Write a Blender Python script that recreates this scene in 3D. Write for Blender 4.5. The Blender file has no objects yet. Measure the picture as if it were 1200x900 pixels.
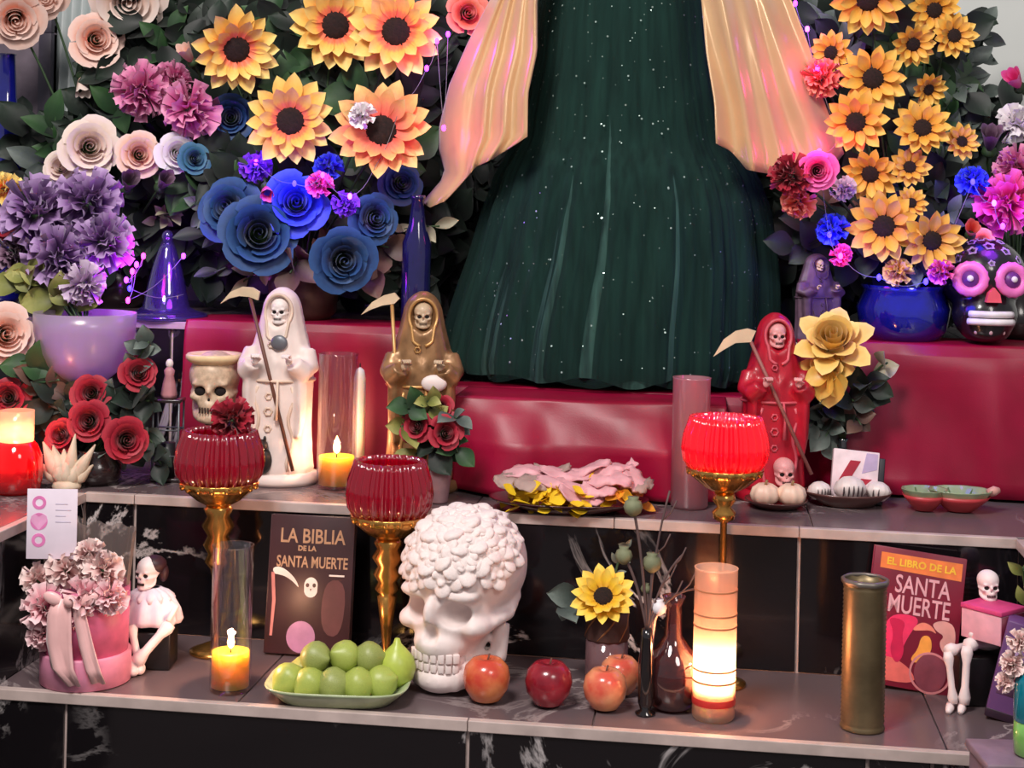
import bpy, bmesh, math, random
from mathutils import Vector, Matrix, noise as mnoise

random.seed(11)
sc = bpy.context.scene
C = sc.collection.objects
PI = math.pi
R = math.radians

# ------------------------------------------------------------------ camera
F_PX, CX0, CY0 = 1780.0, 600.0, 238.0
YAW, ROLL, CAM_H, CAM_D = R(7.5), R(1.3), 0.73, 2.134
fw = Vector((-math.sin(YAW), math.cos(YAW), 0))
rt0 = Vector((math.cos(YAW), math.sin(YAW), 0))
up0 = Vector((0, 0, 1))
rt = rt0 * math.cos(ROLL) + up0 * math.sin(ROLL)
up = up0 * math.cos(ROLL) - rt0 * math.sin(ROLL)
CAM = -fw * CAM_D + Vector((0, 0, CAM_H))
cam_d = bpy.data.cameras.new('camera')
cam = bpy.data.objects.new('camera', cam_d)
C.link(cam)
cam_d.sensor_fit = 'HORIZONTAL'
cam_d.sensor_width = 36.0
cam_d.lens = 36.0 * F_PX / 1200.0
cam_d.shift_y = -(450.0 - CY0) / 1200.0
cam_d.clip_start = 0.05
bk = -fw
cam.matrix_world = Matrix(((rt.x, up.x, bk.x, CAM.x), (rt.y, up.y, bk.y, CAM.y), (rt.z, up.z, bk.z, CAM.z), (0, 0, 0, 1)))
sc.camera = cam

# ------------------------------------------------------------------ world, lamps, exposure
w = bpy.data.worlds.new('room_light')
sc.world = w
w.use_nodes = True
w.node_tree.nodes['Background'].inputs[0].default_value = (0.80, 0.80, 0.86, 1)
w.node_tree.nodes['Background'].inputs[1].default_value = 0.29

def area(name, loc, target, size, power, col):
    d = bpy.data.lights.new(name, 'AREA')
    d.shape = 'DISK'
    d.size = size
    d.energy = power
    d.color = col
    o = bpy.data.objects.new(name, d)
    C.link(o)
    o.location = loc
    o.rotation_euler = (Vector(target) - Vector(loc)).to_track_quat('-Z', 'Y').to_euler()
    return o
area('ceiling_lamp', (-0.5, -1.5, 2.5), (0, 0.5, 0.3), 0.8, 66, (1.0, 0.93, 0.89))
area('room_lamp', (1.5, -2.2, 2.2), (0, 0.5, 0.3), 0.9, 22, (1.0, 0.92, 0.86))

def point(name, loc, power, col, rad=0.012):
    d = bpy.data.lights.new(name, 'POINT')
    d.energy = power
    d.color = col
    d.shadow_soft_size = rad
    o = bpy.data.objects.new(name, d)
    C.link(o)
    o.location = loc
    return o
sc.view_settings.view_transform = 'Standard'
sc.view_settings.look = 'None'
sc.view_settings.gamma = 1.0
sc.view_settings.use_curve_mapping = False
sc.view_settings.exposure = 0.15

# ------------------------------------------------------------------ photograph <-> place
def ray(px, py):
    return fw + rt * ((px - CX0) / F_PX) - up * ((py - CY0) / F_PX)
def at_z(px, py, z):
    d = ray(px, py)
    return CAM + d * ((z - CAM.z) / d.z)
def at_y(px, py, y):
    d = ray(px, py)
    return CAM + d * ((y - CAM.y) / d.y)
def proj(p):
    d = Vector(p) - CAM
    return CX0 + F_PX * d.dot(rt) / d.dot(fw), CY0 - F_PX * d.dot(up) / d.dot(fw)
def upx(p):
    return (p - CAM).dot(fw) / F_PX        # metres for one pixel at that point

# ------------------------------------------------------------------ materials
def lin(c):
    out = []
    for v in c[:3]:
        v = v / 255.0
        out.append(v / 12.92 if v <= 0.04045 else ((v + 0.055) / 1.055) ** 2.4)
    return (*out, 1.0)
def scl(c, k):
    return tuple(min(1.0, v * k) for v in c[:3]) + (1.0,)
MATS = {}
def nodes(name):
    m = bpy.data.materials.new(name)
    m.use_nodes = True
    nt = m.node_tree
    return m, nt, nt.nodes['Principled BSDF']
def mat(name, col, rough=0.5, metal=0.0, var=0.15, scale=40, bump=0.0, sheen=0.0, sss=0.0, coat=0.0, spec=0.5, trans=0.0, em=None, es=0.0, alpha=1.0):
    if name in MATS:
        return MATS[name]
    m, nt, b = nodes(name)
    c = lin(col)
    tc = nt.nodes.new('ShaderNodeTexCoord')
    nz = nt.nodes.new('ShaderNodeTexNoise')
    nz.inputs['Scale'].default_value = scale
    nz.inputs['Detail'].default_value = 4
    nt.links.new(tc.outputs['Object'], nz.inputs['Vector'])
    cr = nt.nodes.new('ShaderNodeValToRGB')
    cr.color_ramp.elements[0].position = 0.3
    cr.color_ramp.elements[1].position = 0.7
    cr.color_ramp.elements[0].color = scl(c, 1 - var)
    cr.color_ramp.elements[1].color = scl(c, 1 + var)
    nt.links.new(nz.outputs['Fac'], cr.inputs['Fac'])
    nt.links.new(cr.outputs['Color'], b.inputs['Base Color'])
    b.inputs['Roughness'].default_value = rough
    b.inputs['Metallic'].default_value = metal
    b.inputs['Specular IOR Level'].default_value = spec
    b.inputs['Sheen Weight'].default_value = sheen
    b.inputs['Coat Weight'].default_value = coat
    b.inputs['Coat Roughness'].default_value = 0.08
    b.inputs['Transmission Weight'].default_value = trans
    b.inputs['Alpha'].default_value = alpha
    if sss:
        b.inputs['Subsurface Weight'].default_value = sss
        b.inputs['Subsurface Radius'].default_value = (1.0, 0.6, 0.35)
        b.inputs['Subsurface Scale'].default_value = 0.06
    if em:
        b.inputs['Emission Color'].default_value = lin(em)
        b.inputs['Emission Strength'].default_value = es
    if bump:
        bp = nt.nodes.new('ShaderNodeBump')
        bp.inputs['Strength'].default_value = bump
        bp.inputs['Distance'].default_value = 0.003
        nt.links.new(nz.outputs['Fac'], bp.inputs['Height'])
        nt.links.new(bp.outputs['Normal'], b.inputs['Normal'])
    MATS[name] = m
    return m
def glow(name, col, strength):
    if name in MATS:
        return MATS[name]
    m, nt, b = nodes(name)
    b.inputs['Base Color'].default_value = (0, 0, 0, 1)
    b.inputs['Emission Color'].default_value = lin(col)
    b.inputs['Emission Strength'].default_value = strength
    MATS[name] = m
    return m
def thin_glass(name, tint=(240, 240, 245), gloss=0.03, body=0.0, bodycol=(255, 255, 255), base=0.06, edge=0.45):
    """a thin pane: tinted see-through, mirror-like at grazing angles, optionally a milky body"""
    if name in MATS:
        return MATS[name]
    m = bpy.data.materials.new(name)
    m.use_nodes = True
    nt = m.node_tree
    nt.nodes.clear()
    out = nt.nodes.new('ShaderNodeOutputMaterial')
    tr = nt.nodes.new('ShaderNodeBsdfTransparent')
    tr.inputs[0].default_value = lin(tint)
    gl = nt.nodes.new('ShaderNodeBsdfGlossy')
    gl.inputs['Roughness'].default_value = gloss
    lw = nt.nodes.new('ShaderNodeLayerWeight')
    lw.inputs[0].default_value = 0.25
    ma = nt.nodes.new('ShaderNodeMath')
    ma.operation = 'MULTIPLY_ADD'
    ma.inputs[1].default_value = edge
    ma.inputs[2].default_value = base
    nt.links.new(lw.outputs['Facing'], ma.inputs[0])
    last = tr
    if body:
        df = nt.nodes.new('ShaderNodeBsdfDiffuse')
        df.inputs[0].default_value = lin(bodycol)
        tl = nt.nodes.new('ShaderNodeBsdfTranslucent')
        tl.inputs[0].default_value = lin(bodycol)
        mx0 = nt.nodes.new('ShaderNodeMixShader')
        mx0.inputs[0].default_value = 0.5
        nt.links.new(df.outputs[0], mx0.inputs[1])
        nt.links.new(tl.outputs[0], mx0.inputs[2])
        mx1 = nt.nodes.new('ShaderNodeMixShader')
        mx1.inputs[0].default_value = body
        nt.links.new(tr.outputs[0], mx1.inputs[1])
        nt.links.new(mx0.outputs[0], mx1.inputs[2])
        last = mx1
    mx = nt.nodes.new('ShaderNodeMixShader')
    nt.links.new(ma.outputs[0], mx.inputs[0])
    nt.links.new(last.outputs[0], mx.inputs[1])
    nt.links.new(gl.outputs[0], mx.inputs[2])
    nt.links.new(mx.outputs[0], out.inputs[0])
    MATS[name] = m
    return m
def petal_mat(name, stops, rough=0.55, tl=0.25):
    """colour running from a petal's base to its tip (UV v), as the petal is dyed"""
    if name in MATS:
        return MATS[name]
    m, nt, b = nodes(name)
    uv = nt.nodes.new('ShaderNodeUVMap')
    uv.uv_map = 'UVMap'
    sp = nt.nodes.new('ShaderNodeSeparateXYZ')
    nt.links.new(uv.outputs[0], sp.inputs[0])
    nz = nt.nodes.new('ShaderNodeTexNoise')
    nz.inputs['Scale'].default_value = 6
    ad = nt.nodes.new('ShaderNodeMath')
    ad.operation = 'MULTIPLY_ADD'
    ad.inputs[1].default_value = 0.28
    nt.links.new(nz.outputs['Fac'], ad.inputs[0])
    sb = nt.nodes.new('ShaderNodeMath')
    sb.operation = 'SUBTRACT'
    sb.inputs[1].default_value = 0.14
    nt.links.new(sp.outputs[1], sb.inputs[0])
    nt.links.new(sb.outputs[0], ad.inputs[2])
    cr = nt.nodes.new('ShaderNodeValToRGB')
    el = cr.color_ramp.elements
    el[0].position = stops[0][0]
    el[0].color = lin(stops[0][1])
    el[1].position = stops[-1][0]
    el[1].color = lin(stops[-1][1])
    for p, c in stops[1:-1]:
        e = el.new(p)
        e.color = lin(c)
    nt.links.new(ad.outputs[0], cr.inputs[0])
    nt.links.new(cr.outputs[0], b.inputs['Base Color'])
    b.inputs['Roughness'].default_value = rough
    b.inputs['Sheen Weight'].default_value = 0.15
    MATS[name] = m
    return m
def marble(name, base, vein, rough):
    m, nt, b = nodes(name)
    tc = nt.nodes.new('ShaderNodeTexCoord')
    n1 = nt.nodes.new('ShaderNodeTexNoise')
    n1.inputs['Scale'].default_value = 3.2
    n1.inputs['Detail'].default_value = 7
    n1.inputs['Roughness'].default_value = 0.62
    n1.inputs['Distortion'].default_value = 1.1
    n2 = nt.nodes.new('ShaderNodeTexNoise')
    n2.inputs['Scale'].default_value = 2.3
    n2.inputs['Detail'].default_value = 2
    nt.links.new(tc.outputs['Object'], n1.inputs['Vector'])
    nt.links.new(tc.outputs['Object'], n2.inputs['Vector'])
    r1 = nt.nodes.new('ShaderNodeValToRGB')
    e = r1.color_ramp.elements
    e[0].position, e[0].color = 0.476, (0, 0, 0, 1)
    e[1].position, e[1].color = 0.5, (1, 1, 1, 1)
    x = e.new(0.522)
    x.color = (0, 0, 0, 1)
    nt.links.new(n1.outputs['Fac'], r1.inputs[0])
    r2 = nt.nodes.new('ShaderNodeValToRGB')
    r2.color_ramp.elements[0].position = 0.44
    r2.color_ramp.elements[1].position = 0.58
    nt.links.new(n2.outputs['Fac'], r2.inputs[0])
    mu = nt.nodes.new('ShaderNodeMath')
    mu.operation = 'MULTIPLY'
    nt.links.new(r1.outputs[0], mu.inputs[0])
    nt.links.new(r2.outputs[0], mu.inputs[1])
    mx = nt.nodes.new('ShaderNodeMix')
    mx.data_type = 'RGBA'
    nt.links.new(mu.outputs[0], mx.inputs[0])
    mx.inputs[6].default_value = lin(base)
    mx.inputs[7].default_value = lin(vein)
    nt.links.new(mx.outputs[2], b.inputs['Base Color'])
    b.inputs['Roughness'].default_value = rough
    b.inputs['Specular IOR Level'].default_value = 0.55
    MATS[name] = m
    return m
black_marble = marble('black_marble', (20, 17, 20), (214, 206, 206), 0.09)
tread_marble = marble('tread_marble', (104, 89, 92), (184, 170, 168), 0.26)
trim_mat = mat('pale_edge_trim', (196, 178, 172), 0.35, var=0.2, scale=18)
grout_mat = mat('grout', (200, 178, 172), 0.8)

# ------------------------------------------------------------------ mesh helpers
class MB:
    def __init__(self):
        self.v, self.f, self.uv = [], [], None
    def add(self, vf, m=None):
        v, f = vf
        k = len(self.v)
        self.v += [tuple(m @ Vector(p)) for p in v] if m is not None else [tuple(p) for p in v]
        self.f += [tuple(i + k for i in q) for q in f]
        return self
    def mesh(self, name, u=1.0, smooth=True, uvs=None):
        me = bpy.data.meshes.new(name)
        me.from_pydata([(p[0] * u, p[1] * u, p[2] * u) for p in self.v], [], self.f)
        if smooth is True:
            me.polygons.foreach_set('use_smooth', [True] * len(me.polygons))
        if uvs:
            lay = me.uv_layers.new(name='UVMap')
            for lp in me.loops:
                lay.data[lp.index].uv = uvs[lp.vertex_index]
        me.update()
        return me
    def build(self, name, m, parent=None, u=1.0, smooth=True):
        return obj(name, self.mesh(name, u, smooth), m, parent)
def obj(name, me, m=None, parent=None, mtx=None):
    o = bpy.data.objects.new(name, me)
    C.link(o)
    if m is not None:
        if len(me.materials) == 0:
            me.materials.append(None)
        o.material_slots[0].link = 'OBJECT'
        o.material_slots[0].material = m
    if parent is not None:
        o.parent = parent
    if mtx is not None:
        o.matrix_local = mtx
    return o
def tag(o, label, cat, group=None, kind=None):
    if label: o['label'] = label
    if cat: o['category'] = cat
    if group: o['group'] = group
    if kind: o['kind'] = kind
    return o
def root(name, label, cat, loc, rz=YAW, group=None):
    o = bpy.data.objects.new(name, None)
    C.link(o)
    o.empty_display_size = 0.02
    o.location = loc
    o.rotation_euler = (0, 0, rz)
    return tag(o, label, cat, group)
def lathe(prof, n=32, rib=0, amp=0.0, closed=False):
    v, f = [], []
    for r, z in prof:
        for i in range(n):
            t = 2 * PI * i / n
            k = r * (1 + amp * math.cos(rib * t)) if rib else r
            v.append((k * math.cos(t), k * math.sin(t), z))
    m = len(prof)
    for j in range(m if closed else m - 1):
        a, b = j * n, ((j + 1) % m) * n
        for i in range(n):
            k = (i + 1) % n
            f.append((a + i, a + k, b + k, b + i))
    if not closed:
        if prof[0][0] > 1e-6: f.append(tuple(reversed(range(n))))
        if prof[-1][0] > 1e-6: f.append(tuple(range((m - 1) * n, m * n)))
    return v, f
def loft(secs, n=28, rip=0, amp=0.0):
    """secs: (z, rx, ry, cx, cy)"""
    v, f = [], []
    for s in secs:
        z, rx, ry = s[:3]
        cx, cy = (s[3], s[4]) if len(s) > 3 else (0, 0)
        for i in range(n):
            t = 2 * PI * i / n
            k = 1 + (amp * math.cos(rip * t + z * 3) if rip else 0)
            v.append((cx + rx * k * math.cos(t), cy + ry * k * math.sin(t), z))
    for j in range(len(secs) - 1):
        for i in range(n):
            k = (i + 1) % n
            f.append((j * n + i, j * n + k, j * n + n + k, j * n + n + i))
    f.append(tuple(reversed(range(n))))
    f.append(tuple(range((len(secs) - 1) * n, len(secs) * n)))
    return v, f
def ell(c, r, nu=16, nv=10, rot=None):
    v, f = [], []
    for j in range(1, nv):
        p = PI * j / nv
        for i in range(nu):
            t = 2 * PI * i / nu
            v.append(Vector((r[0] * math.sin(p) * math.cos(t), r[1] * math.sin(p) * math.sin(t), r[2] * math.cos(p))))
    v.append(Vector((0, 0, r[2])))
    v.append(Vector((0, 0, -r[2])))
    t0, b0 = len(v) - 2, len(v) - 1
    for j in range(nv - 2):
        for i in range(nu):
            k = (i + 1) % nu
            f.append((j * nu + k, j * nu + i, j * nu + nu + i, j * nu + nu + k))
    for i in range(nu):
        k = (i + 1) % nu
        f.append((i, k, t0))
        f.append(((nv - 2) * nu + k, (nv - 2) * nu + i, b0))
    if rot is not None:
        v = [rot @ p for p in v]
    c = Vector(c)
    return [tuple(p + c) for p in v], f
def tube(pts, rad, n=8):
    pts = [Vector(p) for p in pts]
    if not hasattr(rad, '__len__'):
        rad = [rad] * len(pts)
    v, f = [], []
    ref = None
    for i, p in enumerate(pts):
        d = (pts[min(i + 1, len(pts) - 1)] - pts[max(i - 1, 0)]).normalized()
        if ref is None:
            ref = d.orthogonal().normalized()
        ref = (ref - d * ref.dot(d))
        ref = ref.normalized() if ref.length > 1e-6 else d.orthogonal().normalized()
        b = d.cross(ref)
        for k in range(n):
            t = 2 * PI * k / n
            v.append(tuple(p + (ref * math.cos(t) + b * math.sin(t)) * rad[i]))
    for i in range(len(pts) - 1):
        for k in range(n):
            q = (k + 1) % n
            f.append((i * n + k, i * n + q, i * n + n + q, i * n + n + k))
    f.append(tuple(reversed(range(n))))
    f.append(tuple(range((len(pts) - 1) * n, len(pts) * n)))
    return v, f
def box(x0, x1, y0, y1, z0, z1, bev=0.0):
    if not bev:
        v = [(x, y, z) for z in (z0, z1) for y in (y0, y1) for x in (x0, x1)]
        return v, [(0, 2, 3, 1), (4, 5, 7, 6), (0, 1, 5, 4), (1, 3, 7, 5), (3, 2, 6, 7), (2, 0, 4, 6)]
    bm = bmesh.new()
    bmesh.ops.create_cube(bm, size=1.0)
    for q in bm.verts:
        q.co = ((x0 + x1) / 2 + q.co.x * (x1 - x0), (y0 + y1) / 2 + q.co.y * (y1 - y0), (z0 + z1) / 2 + q.co.z * (z1 - z0))
    bmesh.ops.bevel(bm, geom=bm.edges[:], offset=bev, segments=2, profile=0.5, affect='EDGES')
    bm.verts.ensure_lookup_table()
    v = [tuple(q.co) for q in bm.verts]
    f = [tuple(q.index for q in p.verts) for p in bm.faces]
    bm.free()
    return v, f
def bez(p0, p1, p2, n=8):
    p0, p1, p2 = Vector(p0), Vector(p1), Vector(p2)
    return [p0 * (1 - t) ** 2 + p1 * 2 * t * (1 - t) + p2 * t * t for t in [i / n for i in range(n + 1)]]
def prism(poly, y0, y1):
    """polygon in x,z pushed from y0 to y1"""
    n = len(poly)
    v = [(x, y0, z) for x, z in poly] + [(x, y1, z) for x, z in poly]
    f = [tuple(range(n)), tuple(reversed(range(n, 2 * n)))]
    for i in range(n):
        k = (i + 1) % n
        f.append((i, i + n, k + n, k))
    return v, f
def fuse(name, adds, subs=(), voxel=0.02, smooth=4):
    """blend closed shapes into one continuous surface, carve the others out"""
    a = MB()
    for s in adds: a.add(s)
    ta = bpy.data.objects.new('tmp_a', a.mesh('tmp_a', smooth=False))
    C.link(ta)
    md = ta.modifiers.new('r', 'REMESH')
    md.mode = 'VOXEL'
    md.voxel_size = voxel
    tb = None
    if subs:
        b = MB()
        for s in subs: b.add(s)
        tb = bpy.data.objects.new('tmp_b', b.mesh('tmp_b', smooth=False))
        C.link(tb)
        mr = tb.modifiers.new('r', 'REMESH')
        mr.mode = 'VOXEL'
        mr.voxel_size = voxel
        mb = ta.modifiers.new('b', 'BOOLEAN')
        mb.operation = 'DIFFERENCE'
        mb.object = tb
        mb.solver = 'EXACT'
        md = ta.modifiers.new('r2', 'REMESH')
        md.mode = 'VOXEL'
        md.voxel_size = voxel
    if smooth:
        ms = ta.modifiers.new('s', 'SMOOTH')
        ms.iterations = smooth
        ms.factor = 0.5
    dg = bpy.context.evaluated_depsgraph_get()
    dg.update()
    me = bpy.data.meshes.new_from_object(ta.evaluated_get(dg))
    me.name = name
    bpy.data.objects.remove(ta)
    if tb: bpy.data.objects.remove(tb)
    me.polygons.foreach_set('use_smooth', [True] * len(me.polygons))
    return me
def text_mesh(body, size, extrude=0.0006, wide=1.0, bold=0.0):
    cu = bpy.data.curves.new('lettering', 'FONT')
    cu.body = body
    cu.size = size
    cu.extrude = extrude
    cu.offset = bold
    cu.align_x = 'CENTER'
    cu.resolution_u = 3
    t = bpy.data.objects.new('tmp_t', cu)
    C.link(t)
    dg = bpy.context.evaluated_depsgraph_get()
    dg.update()
    me = bpy.data.meshes.new_from_object(t.evaluated_get(dg))
    bpy.data.objects.remove(t)
    for q in me.vertices:
        q.co.x *= wide
    me.materials.clear()
    return me

# ------------------------------------------------------------------ the setting
ZA, ZB, ZC, ZP = 0.0, 0.228, 0.490, 0.385
YB, YC, YP, YW = 0.32, 0.655, 0.50, 1.25
XL = at_y(100, 575, YB).x
XR = at_y(1193, 640, YB).x
X0, X1 = XL - 0.7, XR + 0.6
ZF = -0.27
def struct(name, vf, m, label=None):
    o = MB().add(vf).build(name, m, smooth=False)
    o['kind'] = 'structure'
    if label: o['label'] = label
    return o
wall_m = mat('painted_wall', (214, 218, 214), 0.85, var=0.05, scale=4)
struct('wall_back', box(-3.0, 3.0, YW, YW + 0.1, ZF, 2.7), wall_m)
struct('floor', box(-3.0, 3.0, -4.2, YW, ZF - 0.1, ZF), mat('floor_tile', (96, 86, 84), 0.35, scale=6))

altar = root('marble_altar', 'stepped altar of black veined marble tiles with pale edge strips', 'altar', (0, 0, ZF), 0)
def apart(name, vf, m, parent=altar, smooth=False):
    mb = MB().add(vf)
    mb.v = [(x, y, z - ZF) for x, y, z in mb.v]
    return mb.build(name, m, parent, smooth=smooth)
# cores (seen only as the joints between the tiles)
core = apart('grout', box(X0, X1, 0.006, YW - .003, ZF, -0.006), grout_mat)
apart('grout', box(X0, X1, YB + 0.006, YW - .003, -0.006, ZB - 0.006), grout_mat)
xg0, xg1 = at_y(480, 470, YC).x, at_y(930, 470, YC).x
apart('grout', box(X0, xg0, YC + 0.006, YW - .003, ZB - 0.006, ZC - 0.006), grout_mat)
apart('grout', box(xg1, X1, YC + 0.006, YW - .003, ZB - 0.006, ZC - 0.006), grout_mat)
xp0, xp1 = at_y(536, 530, YP).x, at_y(846, 530, YP).x
apart('pedestal_block', box(xp0, xp1, YP, YC, ZB, ZP, 0.004), black_marble)
apart('pedestal_block', box(xg0, xg1, YC, YW - .003, ZB, ZP, 0.004), black_marble)
apart('grout', box(X0, XL - 0.006, -0.45, YB, ZF, ZB - 0.006), grout_mat)
apart('grout', box(XR + 0.006, X1, -0.45, YB, ZF, ZB - 0.006), grout_mat)
G = 0.0027
def riser(xs, yf, z0, z1, m=black_marble):
    for a, b in zip(xs[:-1], xs[1:]):
        apart('riser_tile', box(a + G, b - G, yf, yf + 0.012, z0, z1, 0.001), m)
def tread(xs, y0, y1, z, m=tread_marble):
    for a, b in zip(xs[:-1], xs[1:]):
        apart('tread_tile', box(a + G * 0.4, b - G * 0.4, y0, y1, z - 0.012, z, 0.001), m)
def trim(xs, yf, z, h=0.015):
    for a, b in zip(xs[:-1], xs[1:]):
        apart('edge_strip', box(a + 0.0006, b - 0.0006, yf - 0.004, yf + 0.010, z - h, z + 0.0008, 0.0012), trim_mat)
xa = [XL, at_y(76, 860, 0).x, at_y(548, 860, 0).x, at_y(1017, 890, 0).x, at_y(1093, 890, 0).x, XR]
riser([XL] + xa[1:], 0.0, ZF + 0.001, ZA - 0.0155)
tread([XL, at_y(300, 800, .1).x, at_y(700, 800, .1).x, at_y(1100, 800, .1).x, XR], 0.011, YB - 0.001, ZA)
trim([XL, xa[2], XR], 0.0, ZA)
xb = [XL - 0.001, at_y(157, 640, YB).x, at_y(545, 640, YB).x, at_y(935, 700, YB).x, XR + 0.003]
riser(xb, YB, 0.0005, ZB - 0.0155)
tread([X0, at_y(157, 590, .4).x, at_y(560, 590, .4).x, at_y(950, 590, .4).x, X1], YB + 0.011, YC - 0.001, ZB)
trim([XL] + xb[1:3] + [at_y(720, 610, YB).x, xb[3], XR], YB, ZB)
riser([X0, at_y(200, 450, YC).x, xg0], YC, ZB + 0.0005, ZC - 0.014)
riser([xg1, at_y(1150, 480, YC).x, X1], YC, ZB + 0.0005, ZC - 0.014)
tread([X0, at_y(200, 450, YC).x, xg0], YC + 0.011, YW - .003, ZC)
tread([xg1, at_y(1150, 480, YC).x, X1], YC + 0.011, YW - .003, ZC)
trim([X0, at_y(150, 375, YC).x, xg0], YC, ZC, 0.013)
trim([xg1, X1], YC, ZC, 0.013)
# the wings that come forward on both sides
for xw, s in ((XL, -1), (XR, 1)):
    ys = [-0.45, -0.02, YB - 0.003]
    for a, b in zip(ys[:-1], ys[1:]):
        x2 = xw + s * 0.012
        apart('riser_tile', box(min(xw, x2), max(xw, x2), a + G, b - G, ZF + 0.001 if b < 0.1 else ZF + 0.001, ZB - 0.0155, 0.001), black_marble)
    xe = X0 if s < 0 else X1
    apart('tread_tile', box(min(xw + s * .011, xe), max(xw + s * .011, xe), -0.44, YB + 0.008, ZB - 0.012, ZB, 0.001), tread_marble)
    apart('edge_strip', box(xw - 0.004 if s > 0 else xw - 0.010, xw + 0.010 if s > 0 else xw + 0.004, -0.45, YB - 0.005, ZB - 0.015, ZB + 0.0008, 0.0012), trim_mat)

# ------------------------------------------------------------------ crimson cloths
def cloth_mat(name, c1, c2, rough, sheen):
    m, nt, b = nodes(name)
    tc = nt.nodes.new('ShaderNodeTexCoord')
    nz = nt.nodes.new('ShaderNodeTexNoise')
    nz.inputs['Scale'].default_value = 7
    nz.inputs['Detail'].default_value = 5
    nt.links.new(tc.outputs['Object'], nz.inputs[0])
    cr = nt.nodes.new('ShaderNodeValToRGB')
    cr.color_ramp.elements[0].position, cr.color_ramp.elements[0].color = 0.3, lin(c1)
    cr.color_ramp.elements[1].position, cr.color_ramp.elements[1].color = 0.7, lin(c2)
    nt.links.new(nz.outputs[0], cr.inputs[0])
    nt.links.new(cr.outputs[0], b.inputs['Base Color'])
    b.inputs['Roughness'].default_value = rough
    b.inputs['Sheen Weight'].default_value = sheen
    b.inputs['Sheen Tint'].default_value = lin(c2)
    wv = nt.nodes.new('ShaderNodeTexNoise')
    wv.inputs['Scale'].default_value = 500
    bp = nt.nodes.new('ShaderNodeBump')
    bp.inputs['Strength'].default_value = 0.15
    bp.inputs['Distance'].default_value = 0.001
    nt.links.new(tc.outputs['Object'], wv.inputs[0])
    nt.links.new(wv.outputs[0], bp.inputs['Height'])
    nt.links.new(bp.outputs[0], b.inputs['Normal'])
    MATS[name] = m
    return m
crimson = cloth_mat('crimson_cloth', (126, 0, 36), (158, 4, 54), 0.42, 0.1)
def drape(name, label, x0, x1, prof, nx, fold, seed):
    """prof: list of (y, z, k) with k = how far folds push outward there"""
    mb = MB()
    ny = len(prof)
    for i in range(nx + 1):
        x = x0 + (x1 - x0) * i / nx
        for (y, z, k) in prof:
            n = mnoise.noise(Vector((x * 9 + seed, z * 2.5, 0.3))) + 0.5 * mnoise.noise(Vector((x * 23 + seed, z * 5, 1.3)))
            n2 = mnoise.noise(Vector((x * 7, y * 12 + z * 12, seed)))
            dg = 0.5 + 0.5 * math.sin(x * 26 + z * 14 + seed + 2.2 * mnoise.noise(Vector((x * 5, z * 6, seed))))
            mb.v.append((x + 0.004 * n2 * k, y - fold * k * max(0.0, 0.55 * n + 0.2 + dg), z + 0.004 * max(0, n2) * (1 - min(1, k))))
    for i in range(nx):
        for j in range(ny - 1):
            a = i * ny + j
            mb.f.append((a, a + 1, a + ny + 1, a + ny))
    o = mb.build(name, crimson)
    sd = o.modifiers.new('thick', 'SOLIDIFY')
    sd.thickness = 0.0015
    sd.offset = 1
    return tag(o, label, 'cloth')
def path(pts, n):
    out = []
    for (a, b) in zip(pts[:-1], pts[1:]):
        for i in range(n):
            t = i / n
            out.append(tuple(a[k] + (b[k] - a[k]) * t for k in range(3)))
    out.append(pts[-1])
    return out
drape('altar_cloth', 'crimson cloth over the upper step behind the white statue', at_y(218, 440, YC).x, xg0 - 0.004,
      path([(0.80, ZC + 0.004, 0), (YC - 0.004, ZC + 0.005, 0), (YC - 0.008, ZC - 0.01, .25), (YC - 0.014, ZB + 0.006, 1)], 9), 90, 0.02, 3.0)
drape('altar_cloth', 'crimson cloth over the upper step below the black decorated skull', xg1 + 0.004, X1 - 0.1,
      path([(0.82, ZC + 0.004, 0), (YC - 0.004, ZC + 0.005, 0), (YC - 0.010, ZC - 0.015, .3), (YC - 0.016, ZB + 0.006, 1)], 9), 120, 0.028, 8.0)
drape('altar_cloth', 'crimson cloth behind the red robed statue at the gown side', xg0 + 0.004, xg1 - 0.004,
      path([(0.72, ZP + 0.004, 0), (YC - 0.004, ZP + 0.005, 0), (YC - 0.008, ZP - 0.01, .3), (YC - 0.012, ZB + 0.006, 1)], 6), 60, 0.014, 1.2)
drape('altar_cloth', 'crimson cloth bunched over the low block under the green gown', xp0 - .006, xp1 + .006,
      path([(0.652, ZP + 0.003, 0), (YP - 0.005, ZP + 0.005, 0), (YP - 0.010, ZP - 0.02, .5), (YP - 0.022, ZP - 0.07, 1.2), (YP - 0.02, ZB + 0.006, 1.3)], 8), 110, 0.022, 5.5)

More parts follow.
